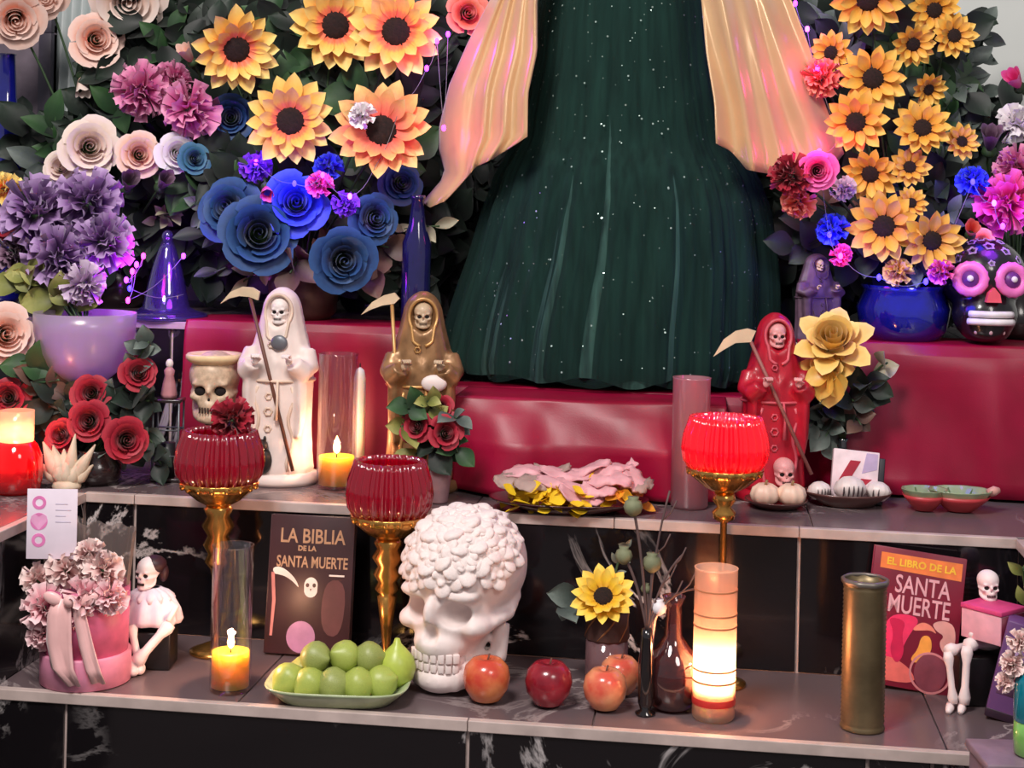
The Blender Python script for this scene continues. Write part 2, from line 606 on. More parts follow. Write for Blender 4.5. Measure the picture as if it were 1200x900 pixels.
# ------------------------------------------------------------------ gowned statue
def gown_mat():
    m, nt, b = nodes('green_gown')
    tc = nt.nodes.new('ShaderNodeTexCoord')
    mp = nt.nodes.new('ShaderNodeMapping')
    mp.inputs['Scale'].default_value = (70, 70, 2.5)
    nz = nt.nodes.new('ShaderNodeTexNoise')
    nz.inputs['Scale'].default_value = 1
    nz.inputs['Detail'].default_value = 5
    nt.links.new(tc.outputs['Object'], mp.inputs[0])
    nt.links.new(mp.outputs[0], nz.inputs[0])
    cr = nt.nodes.new('ShaderNodeValToRGB')
    cr.color_ramp.elements[0].position, cr.color_ramp.elements[0].color = 0.3, lin((20, 40, 39))
    cr.color_ramp.elements[1].position, cr.color_ramp.elements[1].color = 0.75, lin((56, 92, 84))
    nt.links.new(nz.outputs[0], cr.inputs[0])
    nt.links.new(cr.outputs[0], b.inputs['Base Color'])
    b.inputs['Roughness'].default_value = 0.8
    b.inputs['Specular IOR Level'].default_value = 0.2
    b.inputs['Sheen Weight'].default_value = 0.1
    b.inputs['Sheen Tint'].default_value = lin((120, 170, 160))
    return m
gown = gown_mat()
tulle = thin_glass('green_tulle', (196, 208, 206), gloss=0.7, body=0.32, bodycol=(60, 92, 86), base=0.0, edge=0.03)
satin = mat('gold_satin', (212, 172, 128), 0.25, 0.2, var=0.08, scale=9, sheen=0.3, spec=0.7)
YD = 0.83
pd = at_y(712, 468, YD)
statue = root('gowned_statue', 'large statue in a dark green tulle gown with a gold satin cape', 'statue', (pd.x, YD, ZP + 0.006), 0)
def gown_r(z):
    tab = [(0.385, .312), (0.43, .324), (0.50, .316), (0.58, .304), (0.66, .288), (0.72, .276), (0.79, .252), (0.85, .215), (1.0, .186), (1.12, .172), (1.2, .15), (1.28, .12)]
    for (a, ra), (b, rb) in zip(tab[:-1], tab[1:]):
        if z <= b:
            t = (z - a) / (b - a)
            return ra + (rb - ra) * max(0, t)
    return tab[-1][1]
SHIFT = [(.38, 0), (.5, .008), (.62, .024), (.74, .030), (.9, .022), (1.3, .02)]
def lerp_tab(tab, y):
    if y <= tab[0][0]: return tab[0][1]
    for (a, va), (b, vb) in zip(tab[:-1], tab[1:]):
        if y <= b:
            return va + (vb - va) * (y - a) / (b - a)
    return tab[-1][1]
def skirt(k, amp, zlo, seed, nz=44, n=420, hem=0.012):
    mb = MB()
    for j in range(nz + 1):
        t = j / nz
        for i in range(n):
            th = 2 * PI * i / n
            ca, sa = math.cos(th), math.sin(th)
            hw = hem * mnoise.noise(Vector((ca * 3 + seed, sa * 3, 2))) + hem * 0.6 * math.sin(th * 11 + seed)
            z = zlo + (1.24 - zlo) * t + (hw * (1 - t) ** 6 + abs(hem) * (1 - t) ** 6)
            r = gown_r(z) * k
            fz = max(0.12, 1 - (z - 0.385) / 0.9)
            pl = math.sin(th * 19 + 1.3 * math.sin(th * 3 + seed)) * 0.5 + 0.5 * mnoise.noise(Vector((ca * 7, sa * 7, z * 1.2 + seed))) + 0.22 * math.sin(th * 47 + 2 * math.sin(th * 5 + seed)) + 0.5 * mnoise.noise(Vector((ca * 26, sa * 26, z * 0.7 + seed)))
            r *= 1 + amp * fz * pl
            ry = r * 0.66
            mb.v.append((r * ca + lerp_tab(SHIFT, z), ry * sa, z - ZP - 0.006))
    for j in range(nz):
        for i in range(n):
            q = (i + 1) % n
            mb.f.append((j * n + i, j * n + q, j * n + n + q, j * n + n + i))
    mb.f.append(tuple(range(nz * n, nz * n + n)))
    return mb
skirt(0.96, 0.05, ZP + 0.012, 1.0).build('gown', gown, statue)
skirt(1.0, 0.066, ZP + 0.008, 4.0).build('tulle_overskirt', tulle, statue)
sq = MB()
for _ in range(420):
    th = R(random.uniform(180, 360))
    z = random.uniform(0.42, 1.15)
    r = gown_r(z) * 1.045
    c = Vector((r * math.cos(th) + lerp_tab(SHIFT, z), r * .66 * math.sin(th), z - ZP - .006))
    nrm = Vector((math.cos(th), math.sin(th), random.uniform(-.4, .6))).normalized()
    q = nrm.to_track_quat('Z', 'Y').to_matrix()
    s = random.choice((0.0008, 0.001, 0.0013, 0.002))
    sq.add(([tuple(c + q @ Vector((s * math.cos(a * PI / 3), s * math.sin(a * PI / 3), 0))) for a in range(6)], [tuple(range(6))]))
o = sq.build('sequins', mat('sequin', (190, 215, 205), 0.25, 0.6), statue)
o['kind'] = 'stuff'
def lerp_tab(tab, y):
    if y <= tab[0][0]: return tab[0][1]
    for (a, va), (b, vb) in zip(tab[:-1], tab[1:]):
        if y <= b:
            return va + (vb - va) * (y - a) / (b - a)
    return tab[-1][1]
def cape(name, Lt, Rt, bot, top, yfun, nfold, seed, ns=46, nt=40):
    mb = MB()
    inv = Vector(statue.location)
    for j in range(nt + 1):
        t = j / nt
        for i in range(ns + 1):
            s = i / ns
            py = top + (lerp_tab(bot, s) - top) * t
            px = lerp_tab(Lt, py) + (lerp_tab(Rt, py) - lerp_tab(Lt, py)) * s
            sw = s + 0.16 * mnoise.noise(Vector((s * 2.3, t * 1.5, seed * 3)))
            wv = math.sin(sw * nfold * 2 * PI + 0.9 * math.sin(t * 2.2 + seed) + seed) * (0.004 + 0.012 * t) * (0.45 + 0.9 * abs(mnoise.noise(Vector((s * 3.1, t * 1.2, seed + 5))))) + 0.016 * mnoise.noise(Vector((s * 3.4, t * 2.2, seed)))
            p = at_y(px, py, yfun(s, t) + wv)
            mb.v.append(tuple(p - inv))
    for j in range(nt):
        for i in range(ns):
            a = j * (ns + 1) + i
            mb.f.append((a, a + ns + 1, a + ns + 2, a + 1))
    o = mb.build(name, satin, statue)
    sd = o.modifiers.new('thick', 'SOLIDIFY')
    sd.thickness = 0.002
    return o
cape('cape_panel', [(-260, 672), (-200, 662), (-60, 606), (0, 574), (50, 548), (100, 526), (150, 514), (175, 514), (205, 522), (240, 492)], [(-260, 712), (-200, 700), (-60, 640), (0, 630), (60, 630), (110, 619), (160, 618), (190, 590), (240, 556)],
     [(0, 236), (.18, 243), (.4, 236), (.46, 205), (.6, 194), (.8, 186), (1, 160)], -260, lambda s, t: 0.775 - 0.12 * s ** 0.7 * min(1, t * 2.2) - 0.02 * t, 3.6, 0.7)
cape('cape_panel', [(-260, 738), (-200, 752), (-60, 812), (0, 822), (60, 828), (120, 838), (172, 840), (200, 848)], [(-260, 780), (-200, 795), (-60, 892), (0, 928), (60, 950), (120, 966), (178, 990), (215, 978)],
     [(0, 168), (.1, 176), (.2, 199), (.5, 206), (.75, 203), (.9, 208), (1, 180)], -260, lambda s, t: 0.775 - 0.13 * (1 - s ** 1.4) * min(1, t * 2.2) - 0.02 * t, 3.2, 2.4)
# the shoulders above, closing the figure
mb = MB()
mb.add(loft([(1.18 - ZP, .15, .10, .02, 0), (1.28 - ZP, .12, .085, .02, 0), (1.38 - ZP, .135, .09, .02, 0), (1.47 - ZP, .14, .08, .02, 0), (1.52 - ZP, .07, .06, .02, 0), (1.58 - ZP, .045, .045, .02, 0)], 36))
mb.build('bodice', gown, statue)
MB().add(ell((.02, .0, 1.66 - ZP), (.095, .10, .13), 24, 16)).add(ell((.02, .02, 1.54 - ZP), (.13, .085, .07), 24, 14)).build('hood', satin, statue)

# ------------------------------------------------------------------ flowers
def petal_mesh(name, L, W, cup, curl, tip=1.0, nu=4, nv=6, ruff=0.0, base=0.25):
    """petal from the origin along +Y, face up +Z"""
    mb, uv = MB(), []
    for j in range(nv + 1):
        v = j / nv
        if tip > 0:
            wv = W * (base + (1 - base) * math.sin(min(1, v / 0.6) * PI / 2)) * (1 - max(0, (v - 0.45) / 0.55) ** (1.6 * tip + 0.4)) 
        else:
            wv = W * (base + (1 - base) * math.sin(min(1, v / .7) * PI / 2)) * math.sqrt(max(0.02, 1 - max(0, (v - .7) / .3) ** 2.2))
        for i in range(nu + 1):
            u = i / nu * 2 - 1
            z = curl * v * v + cup * wv * (u * u) + ruff * math.sin(u * 5 + v * 3) * v
            mb.v.append((u * wv, L * v, z))
            uv.append((i / nu, v))
    for j in range(nv):
        for i in range(nu):
            a = j * (nu + 1) + i
            mb.f.append((a, a + 1, a + nu + 2, a + nu + 1))
    return mb.mesh(name, uvs=uv)
def rose_petal(name, Rl, h, wid, flare, dip=0.12, nu=6, nv=7, pt=0.0):
    mb, uv = MB(), []
    for j in range(nv + 1):
        v = j / nv
        for i in range(nu + 1):
            u = i / nu * 2 - 1
            ve = v * (1 - dip * u ** 4 - pt * abs(u) ** 1.3)
            rho = Rl * (0.15 + 0.85 * ve ** 0.6) + flare * max(0, ve - 0.55) ** 1.5 * 3
            z = -0.32 + (h + 0.32) * ve - flare * 1.2 * max(0, ve - 0.7) ** 2 * 3
            ph = u * wid * (0.55 + 0.45 * math.sin(ve * PI * 0.55)) + PI / 2
            mb.v.append((rho * math.cos(ph), rho * math.sin(ph), z))
            uv.append((i / nu, v))
    for j in range(nv):
        for i in range(nu):
            a = j * (nu + 1) + i
            mb.f.append((a, a + 1, a + nu + 2, a + nu + 1))
    return mb.mesh(name, uvs=uv)
def spiral_bud(name):
    mb, uv = MB(), []
    n, nv = 64, 4
    for i in range(n + 1):
        t = i / n
        th = t * 2 * PI * 3.4
        r = 0.03 + 0.40 * t
        for j in range(nv + 1):
            v = j / nv
            mb.v.append(((r * (0.75 + 0.3 * v)) * math.cos(th), (r * (0.75 + 0.3 * v)) * math.sin(th), -0.25 + 0.72 * v - 0.16 * t * v + .025 * math.sin(th * 2.5)))
            uv.append((t, v))
    for i in range(n):
        for j in range(nv):
            a = i * (nv + 1) + j
            mb.f.append((a, a + 1, a + nv + 2, a + nv + 1))
    return mb.mesh(name, uvs=uv)
def dome_mesh(name, r, h, n=20, m=5):
    prof = [(r * math.cos(j / m * PI / 2), h * math.sin(j / m * PI / 2)) for j in range(m)] + [(0.0001, h)]
    return MB().add(lathe([(r * 0.8, -0.1)] + prof, n)).mesh(name)
def ruffle_mesh(name, n, L, W, seed):
    rnd = random.Random(seed)
    mb, uvs = MB(), []
    for k in range(n):
        a = k * 2.39996
        t = (k + 0.5) / n
        el_ = R(88 - 98 * t ** 0.8)
        d = Vector((math.cos(a) * math.cos(el_), math.sin(a) * math.cos(el_), math.sin(el_)))
        q = d.to_track_quat('Y', 'Z').to_matrix() @ Matrix.Rotation(rnd.uniform(0, 6.28), 3, 'Y')
        o0 = d * 0.25
        ll, ww = L * rnd.uniform(.8, 1.12), W * rnd.uniform(.8, 1.2)
        k0 = len(mb.v)
        nu, nv = 4, 4
        for j in range(nv + 1):
            v = j / nv
            for i in range(nu + 1):
                u = i / nu * 2 - 1
                p = Vector((u * ww * (.35 + .65 * v), ll * v, 0.10 * math.sin(u * 5 + k) * v * v + 0.12 * v * v))
                mb.v.append(tuple(o0 + q @ p))
                uvs.append((i / nu, v))
        for j in range(nv):
            for i in range(nu):
                b = k0 + j * (nu + 1) + i
                mb.f.append((b, b + 1, b + nu + 2, b + nu + 1))
    return mb.mesh(name, uvs=uvs)
ME = {
    'sun_out': petal_mesh('petal', 0.74, 0.20, 0.35, 0.10, 1.2),
    'sun_in': petal_mesh('petal', 0.58, 0.17, 0.4, 0.16, 1.2),
    'disc': dome_mesh('disc', 0.31, 0.13),
    'calyx': dome_mesh('calyx', 0.30, 0.3, 12, 3),
    'bud': spiral_bud('bud'),
    'r1': rose_petal('petal', 0.50, 0.36, 0.95, 0.05),
    'r2': rose_petal('petal', 0.64, 0.28, 0.85, 0.16),
    'r3': rose_petal('petal', 0.80, 0.12, 0.72, 0.32),
    'p2': rose_petal('petal', 0.55, 0.24, 0.75, 0.22, pt=0.25),
    'p3': rose_petal('petal', 0.80, 0.10, 0.62, 0.36, pt=0.35),
    't1': rose_petal('petal', 0.42, 0.95, 0.9, 0.02, dip=.1, pt=0.22),
    'ruffle': ruffle_mesh('petals', 46, 0.72, 0.26, 4),
    'ruffle2': ruffle_mesh('petals', 34, 0.70, 0.30, 9),
    'leaf': petal_mesh('leaf', 1.0, 0.27, 0.35, -0.22, 1.0, 4, 7),
    'leaf_w': petal_mesh('leaf', 1.0, 0.42, 0.30, -0.25, 1.0, 4, 7, ruff=.03),
}
PM = {
    'sunO': petal_mat('sunflower_orange', [(0.0, (240, 90, 70)), (0.24, (244, 132, 88)), (0.44, (248, 194, 90)), (1.0, (255, 232, 140))]),
    'sunP': petal_mat('sunflower_pink', [(0.0, (240, 84, 84)), (0.4, (246, 140, 110)), (0.75, (250, 190, 120)), (1.0, (255, 228, 150))]),
    'sunY': petal_mat('sunflower_yellow', [(0.0, (190, 110, 30)), (0.3, (232, 164, 50)), (1.0, (250, 210, 104))]),
    'sunB': petal_mat('sunflower_bright', [(0.0, (220, 150, 20)), (0.4, (248, 200, 40)), (1.0, (255, 228, 110))]),
    'cream': petal_mat('cream_petal', [(0.0, (214, 170, 150)), (0.6, (232, 205, 190)), (1.0, (246, 228, 218))]),
    'peach': petal_mat('peach_petal', [(0.0, (232, 150, 120)), (0.6, (240, 186, 164)), (1.0, (248, 216, 204))]),
    'pink': petal_mat('pink_petal', [(0.0, (170, 50, 110)), (0.6, (214, 100, 160)), (1.0, (238, 160, 196))]),
    'white': petal_mat('white_petal', [(0.0, (225, 210, 215)), (1.0, (246, 240, 244))]),
    'blue': petal_mat('navy_petal', [(0.0, (4, 16, 44)), (0.6, (10, 40, 86)), (1.0, (36, 80, 136))]),
    'royal': petal_mat('royal_blue_petal', [(0.0, (6, 10, 110)), (0.6, (20, 34, 200)), (1.0, (56, 80, 236))]),
    'teal': petal_mat('teal_petal', [(0.0, (14, 44, 66)), (1.0, (64, 120, 150))]),
    'purple': petal_mat('purple_petal', [(0.0, (70, 30, 84)), (0.6, (132, 88, 152)), (1.0, (190, 158, 206))]),
    'violet': petal_mat('violet_petal', [(0.0, (50, 14, 120)), (1.0, (130, 60, 220))]),
    'plum': petal_mat('plum_petal', [(0.0, (40, 18, 36)), (0.6, (84, 48, 76)), (1.0, (150, 116, 140))]),
    'lilac': petal_mat('lilac_petal', [(0.0, (140, 100, 150)), (1.0, (226, 206, 226))]),
    'magenta': petal_mat('magenta_petal', [(0.0, (180, 16, 90)), (0.6, (232, 44, 140)), (1.0, (250, 110, 190))]),
    'crimson': petal_mat('crimson_petal', [(0.0, (70, 2, 16)), (0.6, (138, 8, 34)), (1.0, (176, 26, 52))]),
    'coral': petal_mat('coral_petal', [(0.0, (200, 50, 50)), (0.6, (232, 96, 80)), (1.0, (244, 150, 130))]),
    'gold': petal_mat('gold_petal', [(0.0, (196, 140, 40)), (0.6, (226, 180, 82)), (1.0, (246, 212, 124))], 0.4),
    'leaf': petal_mat('leaf_green', [(0.0, (18, 42, 20)), (0.5, (30, 66, 30)), (1.0, (58, 96, 50))]),
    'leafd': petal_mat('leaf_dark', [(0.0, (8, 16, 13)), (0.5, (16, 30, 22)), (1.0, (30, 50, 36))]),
    'leafg': petal_mat('leaf_grey', [(0.0, (48, 58, 54)), (0.5, (74, 86, 80)), (1.0, (116, 128, 120))]),
    'leafo': petal_mat('leaf_olive', [(0.0, (74, 78, 30)), (0.5, (122, 126, 56)), (1.0, (176, 172, 100))]),
    'leafm': petal_mat('leaf_maroon', [(0.0, (40, 20, 20)), (0.5, (84, 56, 48)), (1.0, (116, 86, 72))]),
    'leafp': petal_mat('leaf_pale', [(0.0, (120, 112, 90)), (1.0, (182, 176, 150))]),
}
stem_m = mat('stem_green', (44, 70, 36), 0.6)
seed_m = mat('seed_disc', (34, 16, 14), 0.9, var=0.6, scale=14, bump=0.8)
def orient(axis, spin=0.0):
    q = axis.normalized().to_track_quat('Z', 'Y').to_matrix().to_4x4()
    return q @ Matrix.Rotation(spin, 4, 'Z')
FLW = []
USED = set()
def rig(name, label, group, cat, P, axis, vase, back=0.05):
    FLW.append((P.copy(), label))
    r = root(name, label, cat, vase, 0, group)
    q = P - axis * back
    mid = (q + Vector(vase)) / 2 + Vector((0, 0.02, 0.03)) - axis * 0.03
    pts = [P - axis * 0.012] + [q * (1 - t) ** 2 + mid * 2 * t * (1 - t) + Vector(vase) * t * t for t in (0, .25, .5, .75, 1)]
    st = MB().add(tube([p - Vector(vase) for p in pts], 0.0026, 6)).build('stem', stem_m, r)
    return r, st
def faceaxis(P, fx, fz):
    return ((CAM - P).normalized() + rt0 * fx + up0 * fz).normalized()
def sunflower(px, py, rp, y, face, pm, vase, label, group, name='sunflower', nout=15, nin=12, cat='flower'):
    P = at_y(px, py, y)
    Rr = rp * upx(P) * 1.06
    ax = faceaxis(P, *face)
    r, st = rig(name, label, group, cat, P, ax, vase)
    M = Matrix.Translation(P - Vector(vase)) @ orient(ax, random.uniform(0, 1)) @ Matrix.Scale(Rr, 4)
    d = obj('disc', ME['disc'], seed_m, r, M)
    for n, key, tilt, rr in ((nout, 'sun_out', 6, .26), (nin, 'sun_in', 22, .25)):
        for i in range(n):
            a = 2 * PI * i / n + random.uniform(-.09, .09) + (0.2 if key == 'sun_in' else 0)
            s = random.uniform(.88, 1.06)
            m = Matrix.Rotation(a, 4, 'Z') @ Matrix.Translation((0, rr, 0.02 if key == 'sun_in' else -.02)) @ Matrix.Rotation(R(tilt + random.uniform(-9, 9)), 4, 'X') @ Matrix.Rotation(R(random.uniform(-12, 12)), 4, 'Y') @ Matrix.Scale(s, 4)
            obj('petal', ME[key], PM[pm], d, m)
    return r
def rose(px, py, rp, y, face, pm, vase, label, group, name='rose', pointed=False, cat='flower', small=False):
    P = at_y(px, py, y)
    Rr = rp * upx(P) * 0.98
    ax = faceaxis(P, *face)
    r, st = rig(name, label, group, cat, P, ax, vase)
    M = Matrix.Translation(P - Vector(vase)) @ orient(ax, random.uniform(0, 6)) @ Matrix.Scale(Rr, 4)
    b = obj('bud', ME['bud'], PM[pm], r, M)
    lay = (('r1', 3, 0), ('r2', 5, .6), ('r3', 5, 1.3)) if not pointed else (('r1', 4, 0), ('p2', 5, .6), ('p3', 6, 1.1))
    if small:
        lay = (('r2', 4, .3), ('r3', 4, 1.1))
    for key, n, off in lay:
        for i in range(n):
            a = 2 * PI * i / n + off + random.uniform(-.12, .12)
            m = Matrix.Rotation(a, 4, 'Z') @ Matrix.Rotation(R(random.uniform(-5, 5)), 4, 'X') @ Matrix.Scale(random.uniform(.92, 1.06), 4)
            obj('petal', ME[key], PM[pm], b, m)
    obj('calyx', ME['calyx'], PM['leaf'] if 'UVMap' in [] else stem_m, r, M @ Matrix.Translation((0, 0, -.36)))
    return r
def tulip(px, py, rp, y, face, pm, vase, label, group, name='tulip'):
    P = at_y(px, py, y)
    Rr = rp * upx(P)
    ax = faceaxis(P, *face)
    r, st = rig(name, label, group, 'flower', P, ax, vase)
    M = Matrix.Translation(P - Vector(vase)) @ orient(ax, random.uniform(0, 6)) @ Matrix.Scale(Rr, 4)
    b = obj('calyx', ME['calyx'], stem_m, r, M @ Matrix.Translation((0, 0, -.4)))
    for i in range(6):
        m = M @ Matrix.Rotation(2 * PI * i / 6, 4, 'Z') @ Matrix.Scale(1.0 if i % 2 else .9, 4)
        obj('petal', ME['t1'], PM[pm], r, m)
    return r
def ruffled(px, py, rp, y, face, pm, vase, label, group, name='carnation', key='ruffle'):
    P = at_y(px, py, y)
    Rr = rp * upx(P) * 1.05
    ax = faceaxis(P, *face)
    r, st = rig(name, label, group, 'flower', P, ax, vase)
    M = Matrix.Translation(P - Vector(vase)) @ orient(ax, random.uniform(0, 6)) @ Matrix.Scale(Rr, 4)
    obj('petals', ME[key], PM[pm], r, M)
    obj('calyx', ME['calyx'], stem_m, r, M @ Matrix.Translation((0, 0, -.3)))
    return r
def spray(px, py, y, vase, size, pm, label, group, n=11, key='leaf', spread=0.9, name='leaf_spray', length=0.16):
    """a leafy twig that ends at the given point"""
    P = at_y(px, py, y)
    v = Vector(vase)
    for q, fl in sorted(FLW, key=lambda t: (t[0] - P).length)[:6]:
        l2 = '%s beside the %s' % (label, fl)
        if l2 not in USED and len(l2.split()) <= 16:
            break
    USED.add(l2)
    r = root(name, l2 if FLW and group else label, 'foliage', v, 0, group)
    d = (P - v)
    mid = v + d * 0.5 + Vector((0, .03, .05))
    pts = [v * (1 - t) ** 2 + mid * 2 * t * (1 - t) + P * t * t for t in [i / 8 for i in range(9)]]
    st = MB().add(tube([p - v for p in pts], 0.002, 5)).build('stem', stem_m, r)
    L = size * upx(P)
    tot = d.length
    f0 = max(0.15, 1 - length / max(tot, 1e-3))
    for i in range(n):
        t = f0 + (1 - f0) * (i + .5) / n
        c = v * (1 - t) ** 2 + mid * 2 * t * (1 - t) + P * t * t
        tan = ((mid - v) * (1 - t) + (P - mid) * t).normalized()
        a = i * 2.4 + random.uniform(-.4, .4)
        side = (rt0 * math.cos(a) + up0 * math.sin(a) * .7 + fw * (-.35 + .3 * math.sin(a * 1.7))).normalized()
        yd = (tan * (1 - spread * .5) + side * spread).normalized()
        nz = ((CAM - c).normalized() + Vector((random.uniform(-.7, .7), random.uniform(-.3, .3), random.uniform(-.2, .9))))
        xd = yd.cross(nz).normalized()
        zd = xd.cross(yd)
        s = L * random.uniform(.75, 1.15)
        m = Matrix(((xd.x, yd.x, zd.x, 0), (xd.y, yd.y, zd.y, 0), (xd.z, yd.z, zd.z, 0), (0, 0, 0, 1)))
        obj('leaf', ME[key], PM[pm], st, Matrix.Translation(c - v) @ m @ Matrix.Scale(s, 4))
    return r
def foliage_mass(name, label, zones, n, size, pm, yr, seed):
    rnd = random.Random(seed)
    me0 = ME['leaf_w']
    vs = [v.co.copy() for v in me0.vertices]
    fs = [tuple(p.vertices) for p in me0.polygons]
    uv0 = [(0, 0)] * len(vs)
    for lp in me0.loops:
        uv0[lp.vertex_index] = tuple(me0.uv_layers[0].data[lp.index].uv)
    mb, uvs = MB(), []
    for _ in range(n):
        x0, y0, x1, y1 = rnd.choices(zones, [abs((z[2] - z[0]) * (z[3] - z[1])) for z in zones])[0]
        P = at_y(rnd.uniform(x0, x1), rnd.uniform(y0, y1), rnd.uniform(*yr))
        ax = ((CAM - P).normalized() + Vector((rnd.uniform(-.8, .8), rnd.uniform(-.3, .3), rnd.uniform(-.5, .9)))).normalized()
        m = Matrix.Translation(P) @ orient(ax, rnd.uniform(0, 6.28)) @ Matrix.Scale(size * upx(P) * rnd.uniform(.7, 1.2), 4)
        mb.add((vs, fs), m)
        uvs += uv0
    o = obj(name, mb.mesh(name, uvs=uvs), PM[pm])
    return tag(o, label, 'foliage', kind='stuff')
def vase(name, label, px, py, z, prof, m, cat='vase', y=None, n=36, fill=True):
    """prof in pixels at that place"""
    P = at_z(px, py, z) if y is None else Vector((at_y(px, py, y).x, y, z))
    u = upx(P)
    r = root(name, label, cat, P)
    MB().add(lathe(prof, n)).build('body', m, r, u)
    return r, P, u
ceram_dark = mat('dark_ceramic', (40, 28, 28), 0.25, coat=.5)
cobalt = mat('cobalt_glass', (18, 22, 120), 0.08, coat=1.0, spec=.8)
brown_pot = mat('brown_pot', (66, 44, 36), 0.4)
smoky = mat('smoky_glass', (36, 44, 48), 0.06, coat=1.0)

def jar(h, r):
    return [(r * .7, 0), (r, h * .2), (r, h * .6), (r * .65, h * .9), (r * .75, h), (r * .6, h), (r * .5, h * .8), (0.01, h * .75)]
V = {}
_, P, u = vase('flower_vase', 'dark ceramic vase holding the cream roses at the back', 140, 350, ZC, jar(60, 34), ceram_dark, y=0.98)
V['cream'] = P + Vector((0, 0, 55 * u))
_, P, u = vase('flower_vase', 'brown pot holding the blue roses and large orange sunflowers', 356, 350, ZC, [(26, 0), (38, 12), (42, 45), (36, 58), (40, 62), (36, 62), (30, 50), (.01, 48)], brown_pot, y=0.76)
V['blue'] = P + Vector((0, 0, 55 * u))
_, P, u = vase('flower_vase', 'cobalt blue glazed pot holding the small yellow sunflowers', 1058, 388, ZC, [(38, 0), (50, 16), (54, 42), (46, 62), (50, 68), (45, 68), (40, 52), (.01, 50)], cobalt, y=0.74)
V['yel'] = P + Vector((0, 0, 60 * u))
_, P, u = vase('flower_vase', 'dark ceramic vase holding magenta flowers behind the decorated skull', 1190, 380, ZC, jar(60, 32), ceram_dark, y=0.86)
V['mag'] = P + Vector((0, 0, 55 * u))
_, P, u = vase('tall_bottle', 'slim dark blue glass bottle beside the green gown', 487, 350, ZC, [(16, 0), (17, 6), (17, 100), (10, 122), (7, 150), (9, 152), (9, 156), (6, 156), (5, 140), (.01, 120)], mat('navy_glass', (26, 22, 78), 0.1, coat=1), 'bottle', y=0.70)
_, P, u = vase('tall_bottle', 'deep blue glass bottle behind the purple carnations', 2, 350, ZC, [(20, 0), (22, 8), (22, 190), (12, 240), (9, 290), (11, 292), (8, 292), (.01, 280)], cobalt, 'bottle', y=0.98)

# frosted bowl on a dark foot, with the purple carnations in it
P = Vector((at_y(97, 500, 0.47).x, 0.47, ZB))
u = upx(P)
zt = (at_y(97, 366, 0.47).z - ZB) / u
bowl = root('glass_bowl', 'frosted pale glass bowl of purple carnations on a dark pedestal', 'bowl', P)
MB().add(lathe([(30, 0), (31, 3), (12, 8), (7, 20), (7, zt - 95), (14, zt - 84), (.01, zt - 84)], 28)).build('pedestal', ceram_dark, bowl, u)
MB().add(lathe([(10, zt - 84), (26, zt - 80), (42, zt - 66), (52, zt - 46), (58, zt - 22), (59, zt), (56.5, zt), (55, zt - 22), (49, zt - 44), (39, zt - 63), (24, zt - 76), (.01, zt - 79)], 44)).build('bowl', thin_glass('frosted_glass', (235, 225, 235), 0.25, 0.7, (214, 198, 212), 0.04), bowl, u)
V['pur'] = P + Vector((0, 0, (zt - 30) * u))

random.seed(5)
# large sunflowers shaded orange
big = 'big orange sunflowers over the blue roses'
sunflower(277, 58, 50, .74, (.25, -.25), 'sunO', V['blue'], 'orange and yellow sunflower above the pink blooms, turned downward', big)
sunflower(393, 30, 52, .80, (.05, .0), 'sunO', V['blue'], 'orange sunflower overlapped by another sunflower beside the gold cape', big)
sunflower(464, 37, 54, .75, (-.05, .05), 'sunO', V['blue'], 'orange sunflower with spread petals touching its twin beside the gold cape', big)
sunflower(340, 142, 53, .70, (.05, .1), 'sunO', V['blue'], 'golden sunflower just above the royal blue rose', big)
sunflower(447, 153, 58, .66, (-.05, .22), 'sunP', V['blue'], 'pinkish sunflower with a small white blossom stuck on it', big)
sunflower(432, -22, 48, .86, (0, 0), 'sunO', V['blue'], 'orange sunflower cut off behind its two orange twins', big)
ruffled(424, 135, 17, .625, (-.1, .2), 'white', V['blue'], 'small white blossom resting on the pinkish sunflower', None, 'blossom', 'ruffle2')
rose(548, 16, 26, .82, (.2, .2), 'coral', V['blue'], 'red orange flower tucked beside the gold cape top', None, small=True)
# cream, peach and white roses
cr = 'cream roses behind the purple carnations'
rose(105, 172, 35, .76, (.1, .1), 'cream', V['cream'], 'full open cream rose above the purple carnations', cr)
rose(163, 181, 27, .75, (.1, .1), 'peach', V['cream'], 'round peach rose between cream and white roses', cr)
rose(207, 180, 25, .77, (.3, .2), 'white', V['cream'], 'whitish rose under the pink blooms', cr)
rose(72, 196, 22, .80, (-.3, .2), 'cream', V['cream'], 'half hidden cream rose beside the full open one', cr)
rose(112, 46, 32, .88, (.2, .1), 'peach', V['cream'], 'peach rose in front of the pale curtain', cr)
rose(150, -2, 46, .90, (0, -.4), 'cream', V['cream'], 'huge cream rose seen from below at the top', cr)
rose(18, 22, 34, .92, (.1, -.3), 'peach', V['cream'], 'dusty peach rose beside the grey wall', cr)
rose(52, -6, 30, .95, (0, -.4), 'peach', V['cream'], 'peach rose hanging over the dusty one', cr)
tulip(96, 95, 22, .9, (.2, -1.6), 'cream', V['cream'], 'drooping cream bud below the peach rose', None, 'rosebud')
tulip(222, 68, 22, .8, (-.6, .9), 'peach', V['cream'], 'closed pale pink bud beside the downturned sunflower', None, 'rosebud')
# pink
pk = 'pink ruffled blooms'
ruffled(167, 106, 34, .80, (-.1, .1), 'pink', V['cream'], 'pink ruffled bloom standing apart above the peach rose', pk)
ruffled(222, 128, 36, .78, (.1, -.1), 'pink', V['cream'], 'deeper pink ruffled bloom below the downturned sunflower', pk, key='ruffle2')
ruffled(203, 96, 24, .84, (.1, .3), 'pink', V['cream'], 'small pink ruffled bloom between two larger ones', pk)
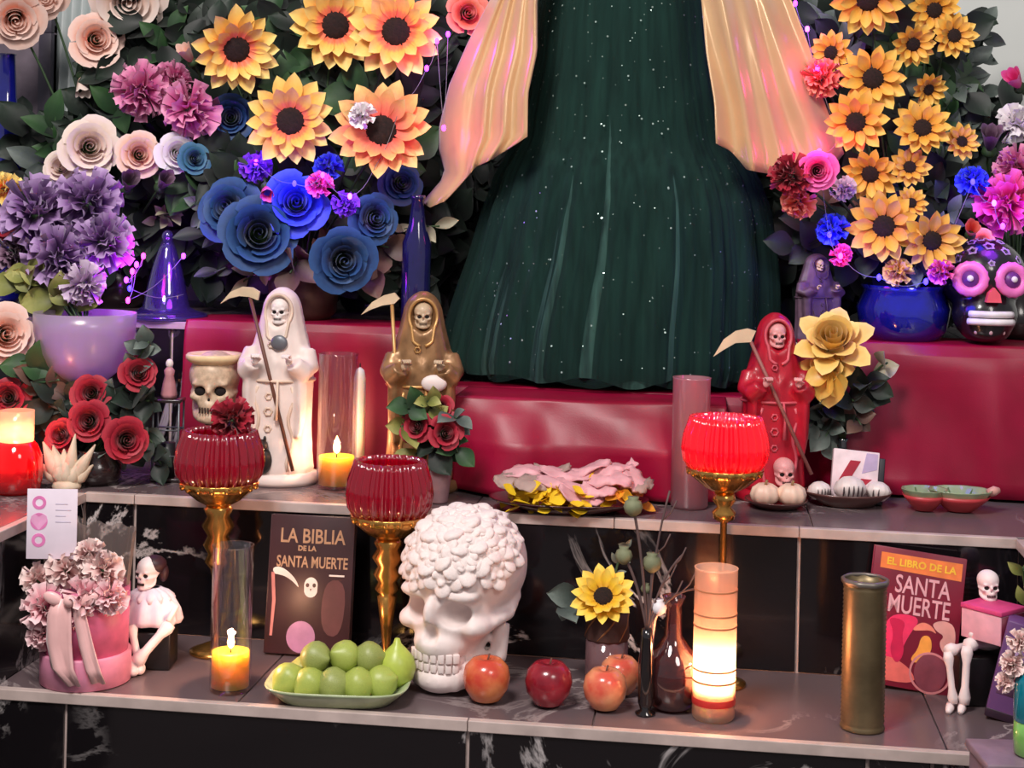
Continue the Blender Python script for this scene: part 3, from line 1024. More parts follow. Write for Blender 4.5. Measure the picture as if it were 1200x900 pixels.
# blue
bl = 'blue roses in the brown pot'
rose(303, 274, 47, .64, (.05, .1), 'blue', V['blue'], 'largest navy blue rose with layered open petals', bl)
rose(268, 246, 38, .68, (-.4, .35), 'blue', V['blue'], 'navy rose behind the largest one', bl)
rose(402, 305, 38, .63, (.2, -.1), 'blue', V['blue'], 'navy rose hanging low over the pot rim', bl)
rose(438, 256, 30, .68, (.4, .1), 'blue', V['blue'], 'navy rose beside the slim blue bottle', bl)
rose(347, 238, 38, .665, (0, .2), 'royal', V['blue'], 'bright royal blue rose under the golden sunflower', bl)
rose(270, 138, 27, .82, (0, .1), 'blue', V['blue'], 'dark blue rose beside the deeper pink bloom', bl)
rose(228, 186, 19, .76, (.2, .2), 'teal', V['blue'], 'small teal rose beside the whitish rose', bl)
rose(470, 215, 26, .80, (.2, .2), 'blue', V['blue'], 'dark blue rose half hidden under the pinkish sunflower', bl)
sm = 'small bright petals among the blue roses'
tulip(312, 222, 20, .655, (.1, -.5), 'magenta', V['blue'], 'magenta bud beside the royal blue rose', sm)
ruffled(374, 216, 17, .655, (.1, .2), 'magenta', V['blue'], 'small pink bloom above the royal blue rose', sm, key='ruffle2')
ruffled(404, 240, 17, .66, (.1, .2), 'violet', V['blue'], 'small violet bloom near the hanging navy rose', sm, key='ruffle2')
ruffled(300, 197, 20, .70, (-.1, .2), 'violet', V['blue'], 'small violet bloom under the golden sunflower edge', sm, key='ruffle2')
ruffled(385, 195, 18, .70, (-.1, .2), 'royal', V['blue'], 'small blue bloom between the two lower sunflowers', sm, key='ruffle2')
# purple
pu = 'purple carnations in the frosted bowl'
for (x, y, r_, yy, f, pm, lb) in (
        (44, 252, 46, .56, (-.1, .2), 'purple', 'largest purple carnation at the outer side of the bowl'),
        (104, 238, 40, .58, (.2, .3), 'purple', 'purple carnation just below the full cream rose'),
        (122, 285, 36, .55, (.3, .1), 'purple', 'purple carnation beside the violet glass cone'),
        (68, 300, 38, .52, (0, 0), 'purple', 'purple carnation low in the middle of the bowl'),
        (98, 332, 28, .50, (.1, -.2), 'lilac', 'pale lilac carnation touching the bowl rim'),
        (22, 300, 26, .55, (-.3, 0), 'plum', 'dark plum carnation near the peach rose edge')):
    ruffled(x, y, r_, yy, f, pm, V['pur'], lb, pu)
tulip(150, 217, 27, .74, (.2, .5), 'plum', V['cream'], 'dark plum tulip with pale rim below the peach rose', 'plum tulips')
tulip(190, 216, 24, .76, (.4, .6), 'plum', V['cream'], 'darker plum tulip below the whitish rose', 'plum tulips')
tulip(128, 222, 20, .76, (-.2, .5), 'plum', V['cream'], 'small plum tulip beside the purple carnations', 'plum tulips')
ruffled(6, 222, 22, .60, (.2, .3), 'sunO', V['pur'], 'orange bloom at the outer side of the carnations', None, 'marigold', 'ruffle2')
rose(2, 262, 22, .58, (.2, .2), 'crimson', V['pur'], 'red rose beneath the orange bloom', None, small=True)
# small yellow sunflowers
yl = 'yellow sunflowers in the cobalt pot'
ylab = {0: 'yellow sunflower with round dark centre facing forward above its twin', 1: 'yellow sunflower with dark centre just below the topmost forward facing one'}
for i, (x, y, r_, yy, f, lb) in enumerate((
        (1023, 92, 40, .72, (0, .05), 'forward facing yellow sunflower with round dark centre, upper of two'),
        (1003, 143, 38, .70, (-.1, 0), 'forward facing yellow sunflower touching the pink cape edge, lower of two'),
        (1081, 150, 34, .73, (.1, .25), 'yellow sunflower with brown violet centre beside the grey foliage'),
        (1036, 265, 42, .66, (-.1, 0), 'large yellow sunflower low above the cobalt pot'),
        (1092, 282, 37, .65, (.3, -.1), 'yellow sunflower turned toward the black skull'),
        (1017, 0, 42, .80, (0, -.2), 'yellow sunflower cut off at the top of the spray'),
        (1118, 42, 27, .82, (.3, .1), 'small yellow sunflower by the pale wall'),
        (974, 62, 27, .78, (-.4, .1), 'yellow sunflower turned to the gold cape'),
        (1020, 204, 33, .69, (-.2, -.3), 'drooping yellow sunflower between larger ones'),
        (1127, 166, 22, .75, (.4, .2), 'small yellow sunflower lowest on the grey foliage side'),
        (1070, 52, 27, .80, (.3, -.2), 'brownish yellow sunflower seen half from the side'),
        (1095, 12, 30, .84, (.1, -.1), 'yellow sunflower near the wall above the small one'),
        (1066, 196, 24, .74, (.1, .2), 'pale faded sunflower under the violet centred one'),
        (1088, 105, 22, .80, (.5, -.3), 'withered sunflower with curled brown petals'),
        (1068, 238, 20, .70, (.2, .3), 'small pale blossom above the large low sunflower'))):
    sunflower(x, y, r_, yy, f, 'sunY', V['yel'], lb, yl, nout=13, nin=9)
pk2 = 'pink blooms around the yellow sunflowers'
ruffled(963, 92, 24, .74, (-.1, .1), 'coral', V['yel'], 'coral ruffled bloom between the sunflowers and cape', pk2)
ruffled(928, 206, 26, .60, (-.1, 0), 'crimson', V['yel'], 'crimson ruffled bloom below the cape hem', pk2)
rose(958, 200, 24, .585, (.1, 0), 'magenta', V['yel'], 'hot pink rose below the cape hem', pk2)
ruffled(935, 236, 22, .64, (-.1, -.2), 'coral', V['yel'], 'salmon ruffled bloom hanging beside the green gown', pk2, key='ruffle2')
ruffled(975, 268, 20, .66, (0, .1), 'royal', V['yel'], 'blue bloom beside the large low sunflower', pk2, key='ruffle2')
ruffled(988, 222, 16, .68, (0, .1), 'lilac', V['yel'], 'little lilac bloom under the drooping sunflower', pk2, key='ruffle2')
tulip(1138, 272, 22, .66, (.1, .4), 'coral', V['yel'], 'salmon bud standing over the black skull', pk2)
ruffled(986, 300, 14, .66, (0, .1), 'magenta', V['yel'], 'tiny pink bloom under the blue bloom', pk2, key='ruffle2')
ruffled(1052, 318, 18, .66, (0, .1), 'sunY', V['yel'], 'crumpled yellow bloom on the cobalt pot rim', pk2, key='ruffle2')
ruffled(1140, 212, 20, .74, (0, .1), 'royal', V['yel'], 'royal blue bloom next to the magenta carnation', pk2, key='ruffle2')
ruffled(1102, 318, 16, .64, (0, .1), 'magenta', V['yel'], 'tiny crimson pink bloom beside the pink ringed eye', pk2, key='ruffle2')
mg = 'magenta flowers behind the decorated skull'
ruffled(1180, 238, 38, .74, (-.1, .1), 'magenta', V['mag'], 'large magenta carnation above the black skull', mg)
ruffled(1192, 196, 26, .78, (-.1, .1), 'pink', V['mag'], 'pink carnation behind the large magenta one', mg)
ruffled(1190, 146, 24, .84, (-.1, .1), 'white', V['mag'], 'white spiky bloom above the pink carnation', mg, key='ruffle2')
tulip(1192, 98, 26, .84, (-.5, .7), 'magenta', V['mag'], 'pink bud leaning against the pale wall', mg)
tulip(1160, 170, 30, .82, (.1, .9), 'plum', V['mag'], 'dark purple tulip beside the white spiky bloom', mg)
rose(1150, 305 - 22, 16, .70, (0, .4), 'coral', V['mag'], 'tiny coral rose between salmon bud and carnation', mg, small=True)

# leaves
random.seed(21)
lf1 = 'leaf sprays among the blue roses and cream roses'
for (x, y, yy, s, pm, n, key) in (
        (200, 40, .92, 46, 'leaf', 12, 'leaf'), (180, 20, .95, 44, 'leafd', 12, 'leaf'), (240, 20, .95, 46, 'leafd', 12, 'leaf_w'), (320, 20, .92, 44, 'leaf', 12, 'leaf'),
        (335, 70, .84, 44, 'leaf', 11, 'leaf_w'), (320, 100, .84, 46, 'leafd', 11, 'leaf_w'), (430, 95, .84, 50, 'leaf', 11, 'leaf_w'), (395, 95, .86, 44, 'leafd', 11, 'leaf_w'),
        (150, 65, .93, 44, 'leafd', 12, 'leaf'), (140, 120, .9, 46, 'leaf', 12, 'leaf'), (105, 120, .92, 44, 'leafd', 12, 'leaf_w'), (60, 150, .9, 46, 'leaf', 12, 'leaf'),
        (45, 190, .9, 44, 'leafg', 11, 'leaf'), (240, 165, .82, 44, 'leafd', 11, 'leaf_w'), (215, 215, .80, 46, 'leaf', 11, 'leaf_w'), (250, 200, .78, 44, 'leafd', 11, 'leaf_w'),
        (230, 240, .78, 34, 'leafg', 12, 'leaf'), (235, 275, .72, 34, 'leafd', 10, 'leaf'), (480, 175, .82, 48, 'leaf', 10, 'leaf_w'), (490, 110, .86, 46, 'leafd', 10, 'leaf_w'),
        (395, 190, .78, 40, 'leafd', 10, 'leaf_w'), (355, 200, .78, 40, 'leafd', 10, 'leaf_w'), (455, 290, .72, 42, 'leafm', 9, 'leaf_w'), (340, 320, .66, 40, 'leafm', 8, 'leaf_w'),
        (440, 320, .70, 40, 'leafm', 8, 'leaf_w'), (500, 60, .88, 44, 'leafd', 10, 'leaf_w'), (515, 265, .74, 26, 'leafp', 9, 'leaf'), (180, 200, .84, 44, 'leafd', 11, 'leaf_w'),
        (205, 250, .8, 24, 'leafp', 12, 'leaf'), (90, 150, .86, 40, 'leafd', 11, 'leaf'), (285, 330, .68, 26, 'leafp', 8, 'leaf'), (250, 320, .7, 30, 'leafd', 10, 'leaf')):
    nm = {'leaf': 'green', 'leafd': 'dark green', 'leafg': 'grey green', 'leafm': 'brownish maroon', 'leafp': 'pale beige'}[pm]
    wd = 'broad' if key == 'leaf_w' else 'narrow'
    v = V['cream'] if x < 215 and y < 300 else V['blue']
    spray(x, y, yy, v, s, pm, '%s %s leaves' % (nm, wd), lf1, n, key)
lf2 = 'leaf sprays among the yellow sunflowers'
for (x, y, yy, s, pm, n, key) in (
        (1135, 70, .92, 34, 'leafg', 14, 'leaf'), (1145, 110, .92, 34, 'leafg', 14, 'leaf'), (1130, 130, .9, 36, 'leafg', 13, 'leaf'), (1150, 30, .95, 34, 'leafg', 12, 'leaf'),
        (1120, 90, .9, 40, 'leaf', 12, 'leaf_w'), (1055, 100, .84, 40, 'leafd', 11, 'leaf_w'), (1045, 20, .9, 40, 'leaf', 11, 'leaf_w'), (980, 30, .92, 40, 'leafg', 12, 'leaf'),
        (950, 15, .95, 40, 'leafg', 12, 'leaf'), (1060, 180, .8, 40, 'leaf', 10, 'leaf_w'), (1105, 200, .8, 40, 'leafd', 10, 'leaf_w'), (1110, 235, .78, 40, 'leafd', 10, 'leaf_w'),
        (990, 190, .8, 40, 'leafd', 10, 'leaf_w'), (945, 265, .74, 40, 'leafd', 10, 'leaf_w'), (925, 290, .72, 40, 'leafd', 10, 'leaf_w'), (1130, 240, .74, 30, 'leafg', 9, 'leaf'),
        (1075, 315, .68, 34, 'leafg', 8, 'leaf'), (1015, 300, .7, 36, 'leafd', 9, 'leaf_w'), (960, 235, .76, 36, 'leafm', 9, 'leaf_w'), (1160, 130, .9, 36, 'leafd', 11, 'leaf')):
    nm = {'leaf': 'green', 'leafd': 'dark green', 'leafg': 'silvery grey', 'leafm': 'brownish maroon'}[pm]
    wd = 'broad' if key == 'leaf_w' else 'narrow'
    spray(x, y, yy, V['yel'] if x < 1155 else V['mag'], s, pm, '%s %s leaves' % (nm, wd), lf2, n, key)
for (x, y, s) in ((20, 335, 34), (62, 352, 40), (35, 322, 34)):
    spray(x, y, .50, V['pur'], s, 'leafo', 'olive drooping leaves', 'olive twigs in the frosted bowl', 5, 'leaf_w', length=.07)
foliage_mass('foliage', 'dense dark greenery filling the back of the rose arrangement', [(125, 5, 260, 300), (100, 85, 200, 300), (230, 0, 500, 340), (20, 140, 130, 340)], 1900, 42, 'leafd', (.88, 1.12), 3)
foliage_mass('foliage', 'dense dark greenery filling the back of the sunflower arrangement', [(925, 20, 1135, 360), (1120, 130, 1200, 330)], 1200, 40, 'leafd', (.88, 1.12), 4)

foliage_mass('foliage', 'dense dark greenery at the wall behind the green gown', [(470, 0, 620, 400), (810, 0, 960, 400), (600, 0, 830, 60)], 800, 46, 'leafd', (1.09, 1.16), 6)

# pale curtain hanging on the wall
mb = MB()
nx, nz_ = 40, 16
xa0, xa1 = at_y(55, 60, 1.18).x, at_y(118, 60, 1.18).x
for i in range(nx + 1):
    for j in range(nz_ + 1):
        t = j / nz_
        x = xa0 + (xa1 - xa0) * i / nx - 0.03 * t
        mb.v.append((x, 1.20 - 0.018 * math.sin(i * 0.9 + t) - 0.01, 1.5 - (1.5 - ZC) * t))
for i in range(nx):
    for j in range(nz_):
        a = i * (nz_ + 1) + j
        mb.f.append((a, a + 1, a + nz_ + 2, a + nz_ + 1))
o = mb.build('curtain', mat('pale_curtain', (198, 206, 206), 0.8, var=.05))
o.modifiers.new('t', 'SOLIDIFY').thickness = 0.002
tag(o, 'pale grey curtain strip hanging behind the peach rose', 'curtain')
# added framed panel beside it; its mauve grey stands in for shaded wall
mb = MB()
x0_, x1_ = at_y(-60, 60, 1.15).x, at_y(62, 60, 1.15).x
g = root('shaded_wall_panel', 'added mauve grey framed panel toned as shaded wall behind the peach roses', 'backdrop', ((x0_ + x1_) / 2, 1.16, ZC), 0)
hw = (x1_ - x0_) / 2
MB().add(box(-hw, hw, -.005, .012, 0, .62, .002)).build('board', mat('shaded_wall_mauve', (104, 92, 104), .6), g)
for a, b, c, d in ((-hw, hw, .60, .64), (-hw, hw, 0.0, .03), (-hw, -hw + .03, .03, .60), (hw - .03, hw, .03, .60)):
    MB().add(box(a, b, -.02, .012, c, d, .002)).build('frame', mat('mauve_dark', (66, 60, 74), .5), g)

# ------------------------------------------------------------------ fairy lights
def lights(label, pts, wirecol=(120, 120, 128)):
    p0 = at_y(*pts[0][:3])
    r = root('fairy_lights', label, 'string lights', p0, 0, 'fairy lights')
    ps = [at_y(*p[:3]) - p0 for p in pts]
    dense = []
    for a, b in zip(ps[:-1], ps[1:]):
        for i in range(6):
            t = i / 6
            dense.append(a * (1 - t) + b * t + Vector((0, 0.004 * math.sin(t * PI), -0.012 * math.sin(t * PI))))
    dense.append(ps[-1])
    MB().add(tube(dense, 0.0006, 5)).build('wire', mat('clear_wire', wirecol, .3), r)
    for p, q in zip(pts, ps):
        if len(p) < 4: continue
        col, pw = p[3], p[4]
        MB().add(ell(q, (.0042, .0042, .006), 10, 6)).build('bulb', glow('led_%d_%d_%d' % col, col, 14), r)
        if pw:
            point('led_light', at_y(p[0], p[1], p[2] - 0.02), pw * .6, lin(col)[:3], .025)
VI, BL, PK, PU = (150, 40, 255), (40, 30, 255), (255, 40, 170), (190, 60, 255)
lights('string of violet lights lying beside the frosted bowl', [(215, 345, .62), (152, 338, .56, BL, .5), (155, 318, .55, PK, .3), (148, 328, .55, VI, .4), (168, 300, .57, PK, .2), (160, 310, .56, VI, .3), (150, 352, .55, PK, .05), (215, 300, .66, VI, .5)])
lights('string of blue and violet lights in the blue roses', [(300, 190, .68, VI, .3), (345, 215, .62, BL, .4), (378, 205, .62, VI, .25), (410, 230, .62, PU, .3), (440, 195, .63), (470, 120, .66), (500, 80, .72, VI, .12), (512, 48, .74, PK, .3), (520, 150, .66, PK, .25), (525, 40, .74, VI, .2)])
lights('string of violet and pink lights behind the gold cape and sunflowers', [(932, 4, .82, VI, .35), (946, 34, .80, PU, .35), (958, 80, .72, PK, .35), (985, 160, .72, PK, .3), (960, 178, .60, PK, .4), (972, 275, .64, BL, .4), (985, 300, .64, PK, .15), (1030, 325, .63, BL, .45), (1085, 330, .62, BL, .4), (1140, 213, .70, BL, .35), (1165, 238, .66, PU, .3), (1175, 265, .66, VI, .3)])

# violet glass cone with a wide brim
P = Vector((at_y(196, 345, .72).x, .715, ZC + .001))
u = upx(P)
gc = root('glass_cone', 'clear violet glass cone with a wide brim beside the carnations', 'glass ornament', P)
vg = thin_glass('violet_glass', (176, 150, 232), .04, .3, (120, 96, 190), .12)
MB().add(lathe([(44, 0), (46, 3), (44, 7), (34, 10), (27, 14), (23, 34), (17, 60), (10, 82), (6, 92), (4, 90), (8, 80), (15, 58), (21, 33), (25, 12), (32, 7), (.01, 4)], 40)).build('cone', vg, gc, u)
MB().add(ell((0, 0, 96), (7, 7, 8))).build('knob', vg, gc, u)
MB().add(lathe([(47, 1), (49, 3), (47, 6), (44, 3)], 40, closed=True)).build('rim', vg, gc, u)

# ------------------------------------------------------------------ things on the steps
def spot(px, py, z, r=0.0):
    P = at_z(px, py, z)
    P = P + fw * (r * upx(P))
    P.z = z + 0.0008
    return P, upx(P)
def loc(rt_, wp):
    return Matrix.Rotation(-rt_.rotation_euler.z, 3, 'Z') @ (Vector(wp) - Vector(rt_.location))
def px_prism(rt_, poly, y, th, name, m):
    n = len(poly)
    v = [tuple(loc(rt_, at_y(x, q, y))) for x, q in poly] + [tuple(loc(rt_, at_y(x, q, y) + Vector((0, th, 0)))) for x, q in poly]
    f = [tuple(reversed(range(n))), tuple(range(n, 2 * n))]
    for i in range(n):
        k = (i + 1) % n
        f.append((i, k, k + n, i + n))
    return MB().add((v, f)).build(name, m, rt_, smooth=False)
gold = mat('gold_metal', (214, 160, 84), 0.25, 0.95, var=.2, scale=60)
clear = thin_glass('clear_glass', (248, 244, 248), 0.02, 0.0, base=0.05)
frost = thin_glass('warm_frosted_glass', (255, 240, 230), 0.15, 0.36, (255, 226, 206), 0.04, edge=.2)
pinkglass = thin_glass('pink_glass', (244, 205, 212), 0.1, 0.5, (236, 176, 186), 0.06)
redglass = thin_glass('red_ribbed_glass', (250, 60, 92), 0.05, 0.62, (190, 8, 58), 0.10)
wax_y = mat('yellow_wax', (255, 196, 30), 0.45, sss=0.8, var=.05)
wax_w = mat('white_wax', (244, 226, 208), 0.5, sss=0.8, var=.05)
wax_r = mat('red_wax', (200, 20, 36), 0.4, sss=.6, var=.05)
wick_m = mat('wick', (30, 20, 16), .9)
flame_m = glow('flame', (255, 190, 110), 24)
def flame(r_, x, y, z, h, u, power, col=(1.0, .54, .30)):
    MB().add(tube([(x, y, z - 2), (x, y, z + 4)], .9, 6)).build('wick', wick_m, r_, u)
    MB().add(lathe([(0.01, 0), (h * .16, h * .18), (h * .2, h * .38), (h * .12, h * .7), (0.01, h)], 12), Matrix.Translation((x, y, z + 2))).build('flame', flame_m, r_, u)
    wp = Vector(r_.location) + Matrix.Rotation(r_.rotation_euler.z, 3, 'Z') @ (Vector((x, y, z + h * 1.0)) * u)
    point('candle_light', wp, power, col, .006 if power < 3 else .016)
def votive(label, px, py, z, h, rad, waxh, glass, wax, power, group=None, name='glass_candle', fl=22, rim=True):
    P, u = spot(px, py, z, rad)
    r = root(name, label, 'candle', P, group=group)
    t = 1.6
    prof = [(rad * .9, 0), (rad, 3), (rad, h - 2), (rad + .8, h), (rad - t, h), (rad - t, 6), (.01, 5)]
    MB().add(lathe(prof, 40)).build('glass', glass, r, u)
    MB().add(lathe([(rad - t - .6, 5.5), (rad - t - .6, waxh), (rad * .6, waxh - 1.5), (.01, waxh - 2)], 32)).build('wax', wax, r, u)
    if power:
        flame(r, 0, 0, waxh, fl, u, power)
    return r, P, u
votive('tall clear glass candle with low yellow wax, lit, on the lower step', 265, 817, ZA, 170, 24, 46, clear, wax_y, 1.7)
votive('tall clear glass candle with low yellow wax beside the white statue', 391, 577, ZB, 158, 23, 38, clear, wax_y, 1.2)
r, P, u = votive('lit candle in milky glass with red band on the lower step', 839, 850, ZA, 176, 25, 34, frost, wax_w, 2.9, fl=34)
MB().add(lathe([(25.4, 18), (25.5, 18.2), (25.5, 25.8), (25.4, 26)], 40, closed=True)).build('red_band', mat('red_print', (206, 50, 44), .5), r, u)
for zz in (44, 58, 108, 122, 150):
    MB().add(lathe([(25.4, zz), (25.5, zz + .2), (25.5, zz + 2.2), (25.4, zz + 2.4)], 40, closed=True)).build('printed_line', mat('tan_print', (196, 130, 92), .5), r, u)
r, P, u = votive('tall pink frosted glass candle behind the brightly lit red bowl', 810, 599, ZB, 152, 22, 70, pinkglass, wax_w, 0)
# round red lamp at the wing
P, u = spot(8, 583, ZB, 30)
r = root('red_lamp', 'squat red glass candle with a lit warm chimney on the side wing', 'candle', P)
MB().add(lathe([(22, 0), (28, 4), (31, 20), (30, 42), (24, 56), (20, 60), (18, 60), (22, 52), (27, 40), (28, 20), (24, 6), (.01, 4)], 36)).build('bowl', thin_glass('scarlet_glass', (255, 60, 60), .06, .6, (240, 26, 40), .05), r, u)
MB().add(lathe([(20, 60), (20, 96), (18.6, 96), (18.6, 60)], 32, closed=True)).build('chimney', frost, r, u)
MB().add(lathe([(24, 6), (25, 20), (24, 34), (.01, 34)], 28)).build('wax', wax_r, r, u)
flame(r, 0, 0, 36, 22, u, .6)
# white taper
P, u = spot(418, 566, ZB, 10)
r = root('taper_candle', 'plain white taper candle behind the yellow wax glass', 'candle', P)
MB().add(lathe([(10, 0), (10, 4), (7, 6), (.01, 6)], 20)).build('holder', ceram_dark, r, u)
MB().add(lathe([(7.5, 5), (7.2, 100), (7, 120), (5, 130), (.01, 134)], 20)).build('wax', wax_w, r, u)
MB().add(tube([(0, 0, 132), (0, 0, 138)], .8, 6)).build('wick', wick_m, r, u)

# gold stands with ribbed red bowls
def red_stand(label, px, py, prof, zb, hb, rb, lit, bright=1.0):
    P = Vector((at_y(px, py, .235).x, .235, ZA + .0008))
    u = upx(P)
    dz = proj(P)[1] - py
    zb += dz
    prof = [(a, b if b < 40 else b + dz) for a, b in prof]
    r = root('bowl_stand', label, 'candle holder', P, group='gold stands with red bowls')
    MB().add(lathe([(30, 0), (30, 3), (22, 6), (8, 12)], 32)).build('foot', gold, r, u)
    MB().add(lathe(prof, 32)).build('stem', gold, r, u)
    # scalloped cup
    MB().add(lathe([(13, zb - 20), (24, zb - 14), (38, zb - 2), (rb * .92, zb + 8), (rb * .86, zb + 9), (34, zb + 1), (20, zb - 9), (.01, zb - 11)], 48, 16, .035)).build('cup', gold, r, u)
    for i in range(16):
        a = 2 * PI * i / 16
        MB().add(ell((rb * .86 * math.cos(a), rb * .86 * math.sin(a), zb + 4), (3.4, 3.4, 5), 8, 6)).build('bead', gold, r, u)
    prof2 = [(rb * .45, zb - 4), (rb * .78, zb + 4), (rb * .96, zb + hb * .25), (rb, zb + hb * .45), (rb * .96, zb + hb * .68), (rb * .86, zb + hb * .9), (rb * .82, zb + hb), (rb * .76, zb + hb), (rb * .8, zb + hb * .88), (rb * .92, zb + hb * .6), (rb * .92, zb + hb * .3), (rb * .7, zb + 8), (.01, zb + 4)]
    MB().add(lathe(prof2, 182, 26, .06)).build('bowl', redglass, r, u)
    MB().add(lathe([(20, zb + 4), (20, zb + 22), (.01, zb + 22)], 24)).build('tealight', wax_r if not lit else wax_w, r, u)
    if lit:
        flame(r, 0, 0, zb + 22, 18, u, lit, (1.0, .62, .58))
    return r, P, u
orn = lambda z0, z1: [(9, z0), (15, z0 + (z1 - z0) * .1), (11, z0 + (z1 - z0) * .22), (17, z0 + (z1 - z0) * .36), (12, z0 + (z1 - z0) * .5), (19, z0 + (z1 - z0) * .66), (13, z0 + (z1 - z0) * .8), (17, z0 + (z1 - z0) * .92), (12, z1)]
S1 = red_stand('ribbed red bowl on ornate gold stand below the skull goblet', 252, 775, [(5, 10), (4, 30), (4, 90), (8, 108)] + orn(110, 185), 203, 68, 50, 0)
S2 = red_stand('ribbed red bowl on gold stand with tapering stem beside the brown book', 452, 774, [(7, 10), (4, 14), (7, 40), (12, 76)] + orn(78, 144), 163, 72, 49, 0)
S3 = red_stand('glowing ribbed red bowl on thin gold stem above the milky candle', 844, 792, [(7, 10), (4, 16), (4, 180), (12, 184), (14, 192), (8, 198), (14, 206), (11, 216)], 236, 68, 49, 1.5)

# ------------------------------------------------------------------ skulls
def skull_mesh(voxel, jaw=True):
    ad = [ell((0, .07, .66), (.355, .43, .335), 28, 18), ell((0, -.12, .44), (.27, .24, .24), 20, 14), ell((0, -.22, .28), (.175, .17, .12)),
          ell((-.215, -.18, .385), (.09, .13, .065)), ell((.215, -.18, .385), (.09, .13, .065)), ell((-.13, -.255, .565), (.14, .10, .05)), ell((.13, -.255, .565), (.14, .10, .05)),
          ell((0, -.345, .46), (.045, .08, .10)), ell((0, -.05, .30), (.2, .2, .2)), tube([(-.27, -.14, .385), (-.31, .05, .42), (-.28, .2, .5)], .035), tube([(.27, -.14, .385), (.31, .05, .42), (.28, .2, .5)], .035)]
    if jaw:
        ad += [ell((0, -.25, .085), (.16, .13, .085)), tube([(-.10, -.28, .09), (-.2, -.12, .12), (-.25, .03, .18), (-.26, .06, .36)], [.075, .07, .06, .05], 10), tube([(.10, -.28, .09), (.2, -.12, .12), (.25, .03, .18), (.26, .06, .36)], [.075, .07, .06, .05], 10),
               ell((0, -.22, .16), (.15, .12, .07))]
    su = [ell((-.135, -.37, .465), (.095, .24, .08)), ell((.135, -.37, .465), (.095, .24, .08)), ell((-.022, -.42, .345), (.03, .12, .06)), ell((.022, -.42, .345), (.03, .12, .06)), ell((0, -.42, .375), (.022, .12, .05)),
          ell((-.30, -.16, .27), (.09, .14, .075)), ell((.30, -.16, .27), (.09, .14, .075))]
    return fuse('skull', ad, su, voxel, 3)
SK_BIG, SK_S = skull_mesh(.014), skull_mesh(.03)
bone_m = mat('white_bone', (238, 224, 220), .55, var=.08, scale=12, bump=.1)
socket_m = mat('dark_socket', (26, 16, 16), .9)
def tooth_row(parent, H, z, n, rad, w, hgt, m, cy=-.20):
    me = MB().add(box(-w / 2, w / 2, -.02, .02, -hgt / 2, hgt / 2, .006)).mesh('tooth', H)
    for i in range(n):
        a = R(-90 + (i - (n - 1) / 2) * 118 / n)
        obj('tooth', me, m, parent, Matrix.Translation(Vector((rad * math.cos(a), cy + rad * .8 * math.sin(a), z)) * H) @ Matrix.Rotation(a + PI / 2, 4, 'Z'))
def small_skull(name, H, parent, mtx, m, teeth=True):
    o = obj(name, SK_S, m, parent, mtx @ Matrix.Scale(H, 4))
    for s in (-1, 1):
        obj('eye_socket', EYE, socket_m, o, Matrix.Translation((s * .135, -.235, .465)))
    obj('nose_hole', NOSE, socket_m, o, Matrix.Translation((0, -.30, .35)))
    if teeth:
        obj('teeth', TEETH, mat('tooth_line', (60, 40, 40), .8), o)
    return o
EYE = MB().add(ell((0, 0, 0), (.09, .06, .08), 12, 8)).mesh('eye_socket')
NOSE = MB().add(ell((0, 0, 0), (.035, .05, .055), 10, 6)).mesh('nose_hole')
mb = MB()
for i in range(7):
    x = (i - 3) * .042
    mb.add(box(x - .006, x + .006, -.40 + abs(x) * .25, -.30, .17, .25))
TEETH = mb.mesh('teeth', smooth=False)

# the big flowered skull
P, u = spot(536, 818, ZA, 62)
H = 208 * u
skl = root('flowered_skull', 'large white skull with carved flowers over its crown', 'skull', P, YAW - R(28))
obj('skull', SK_BIG, mat('plaster_skull', (236, 220, 216), .6, var=.07, scale=10, bump=.15), skl, Matrix.Diagonal((H * .92, H * .92, H * .98, 1)))
plaster = MATS['plaster_skull']
tooth_row(skl, H * .95, .225, 8, .175, .038, .055, plaster)
tooth_row(skl, H * .95, .165, 8, .165, .036, .05, plaster)
MB().add(ell((0, -.22, .19), (.15, .13, .09))).build('gum', plaster, skl, H * .95)
def carved_flower():
    ad = [ell((0, 0, .02), (.34, .34, .2), 12, 8)]
    for i in range(6):
        a = i * PI / 3
        ad.append(ell((.62 * math.cos(a), .62 * math.sin(a), .0), (.46, .40, .18), 12, 8, Matrix.Rotation(a, 3, 'Z') @ Matrix.Rotation(R(-16), 3, 'Y')))
    for i in range(5):
        a = i * PI * .4 + .4
        ad.append(ell((.32 * math.cos(a), .32 * math.sin(a), .16), (.24, .2, .1), 10, 8, Matrix.Rotation(a, 3, 'Z') @ Matrix.Rotation(R(-30), 3, 'Y')))
    return fuse('carved_flower', ad, [ell((0, 0, .36), (.13, .13, .16), 10, 8)], .045, 1)
CF = carved_flower()
rs = random.Random(3)
cen, rad3 = Vector((0, .07, .66)) * H * .95, Vector((.36, .43, .34)) * H * .95
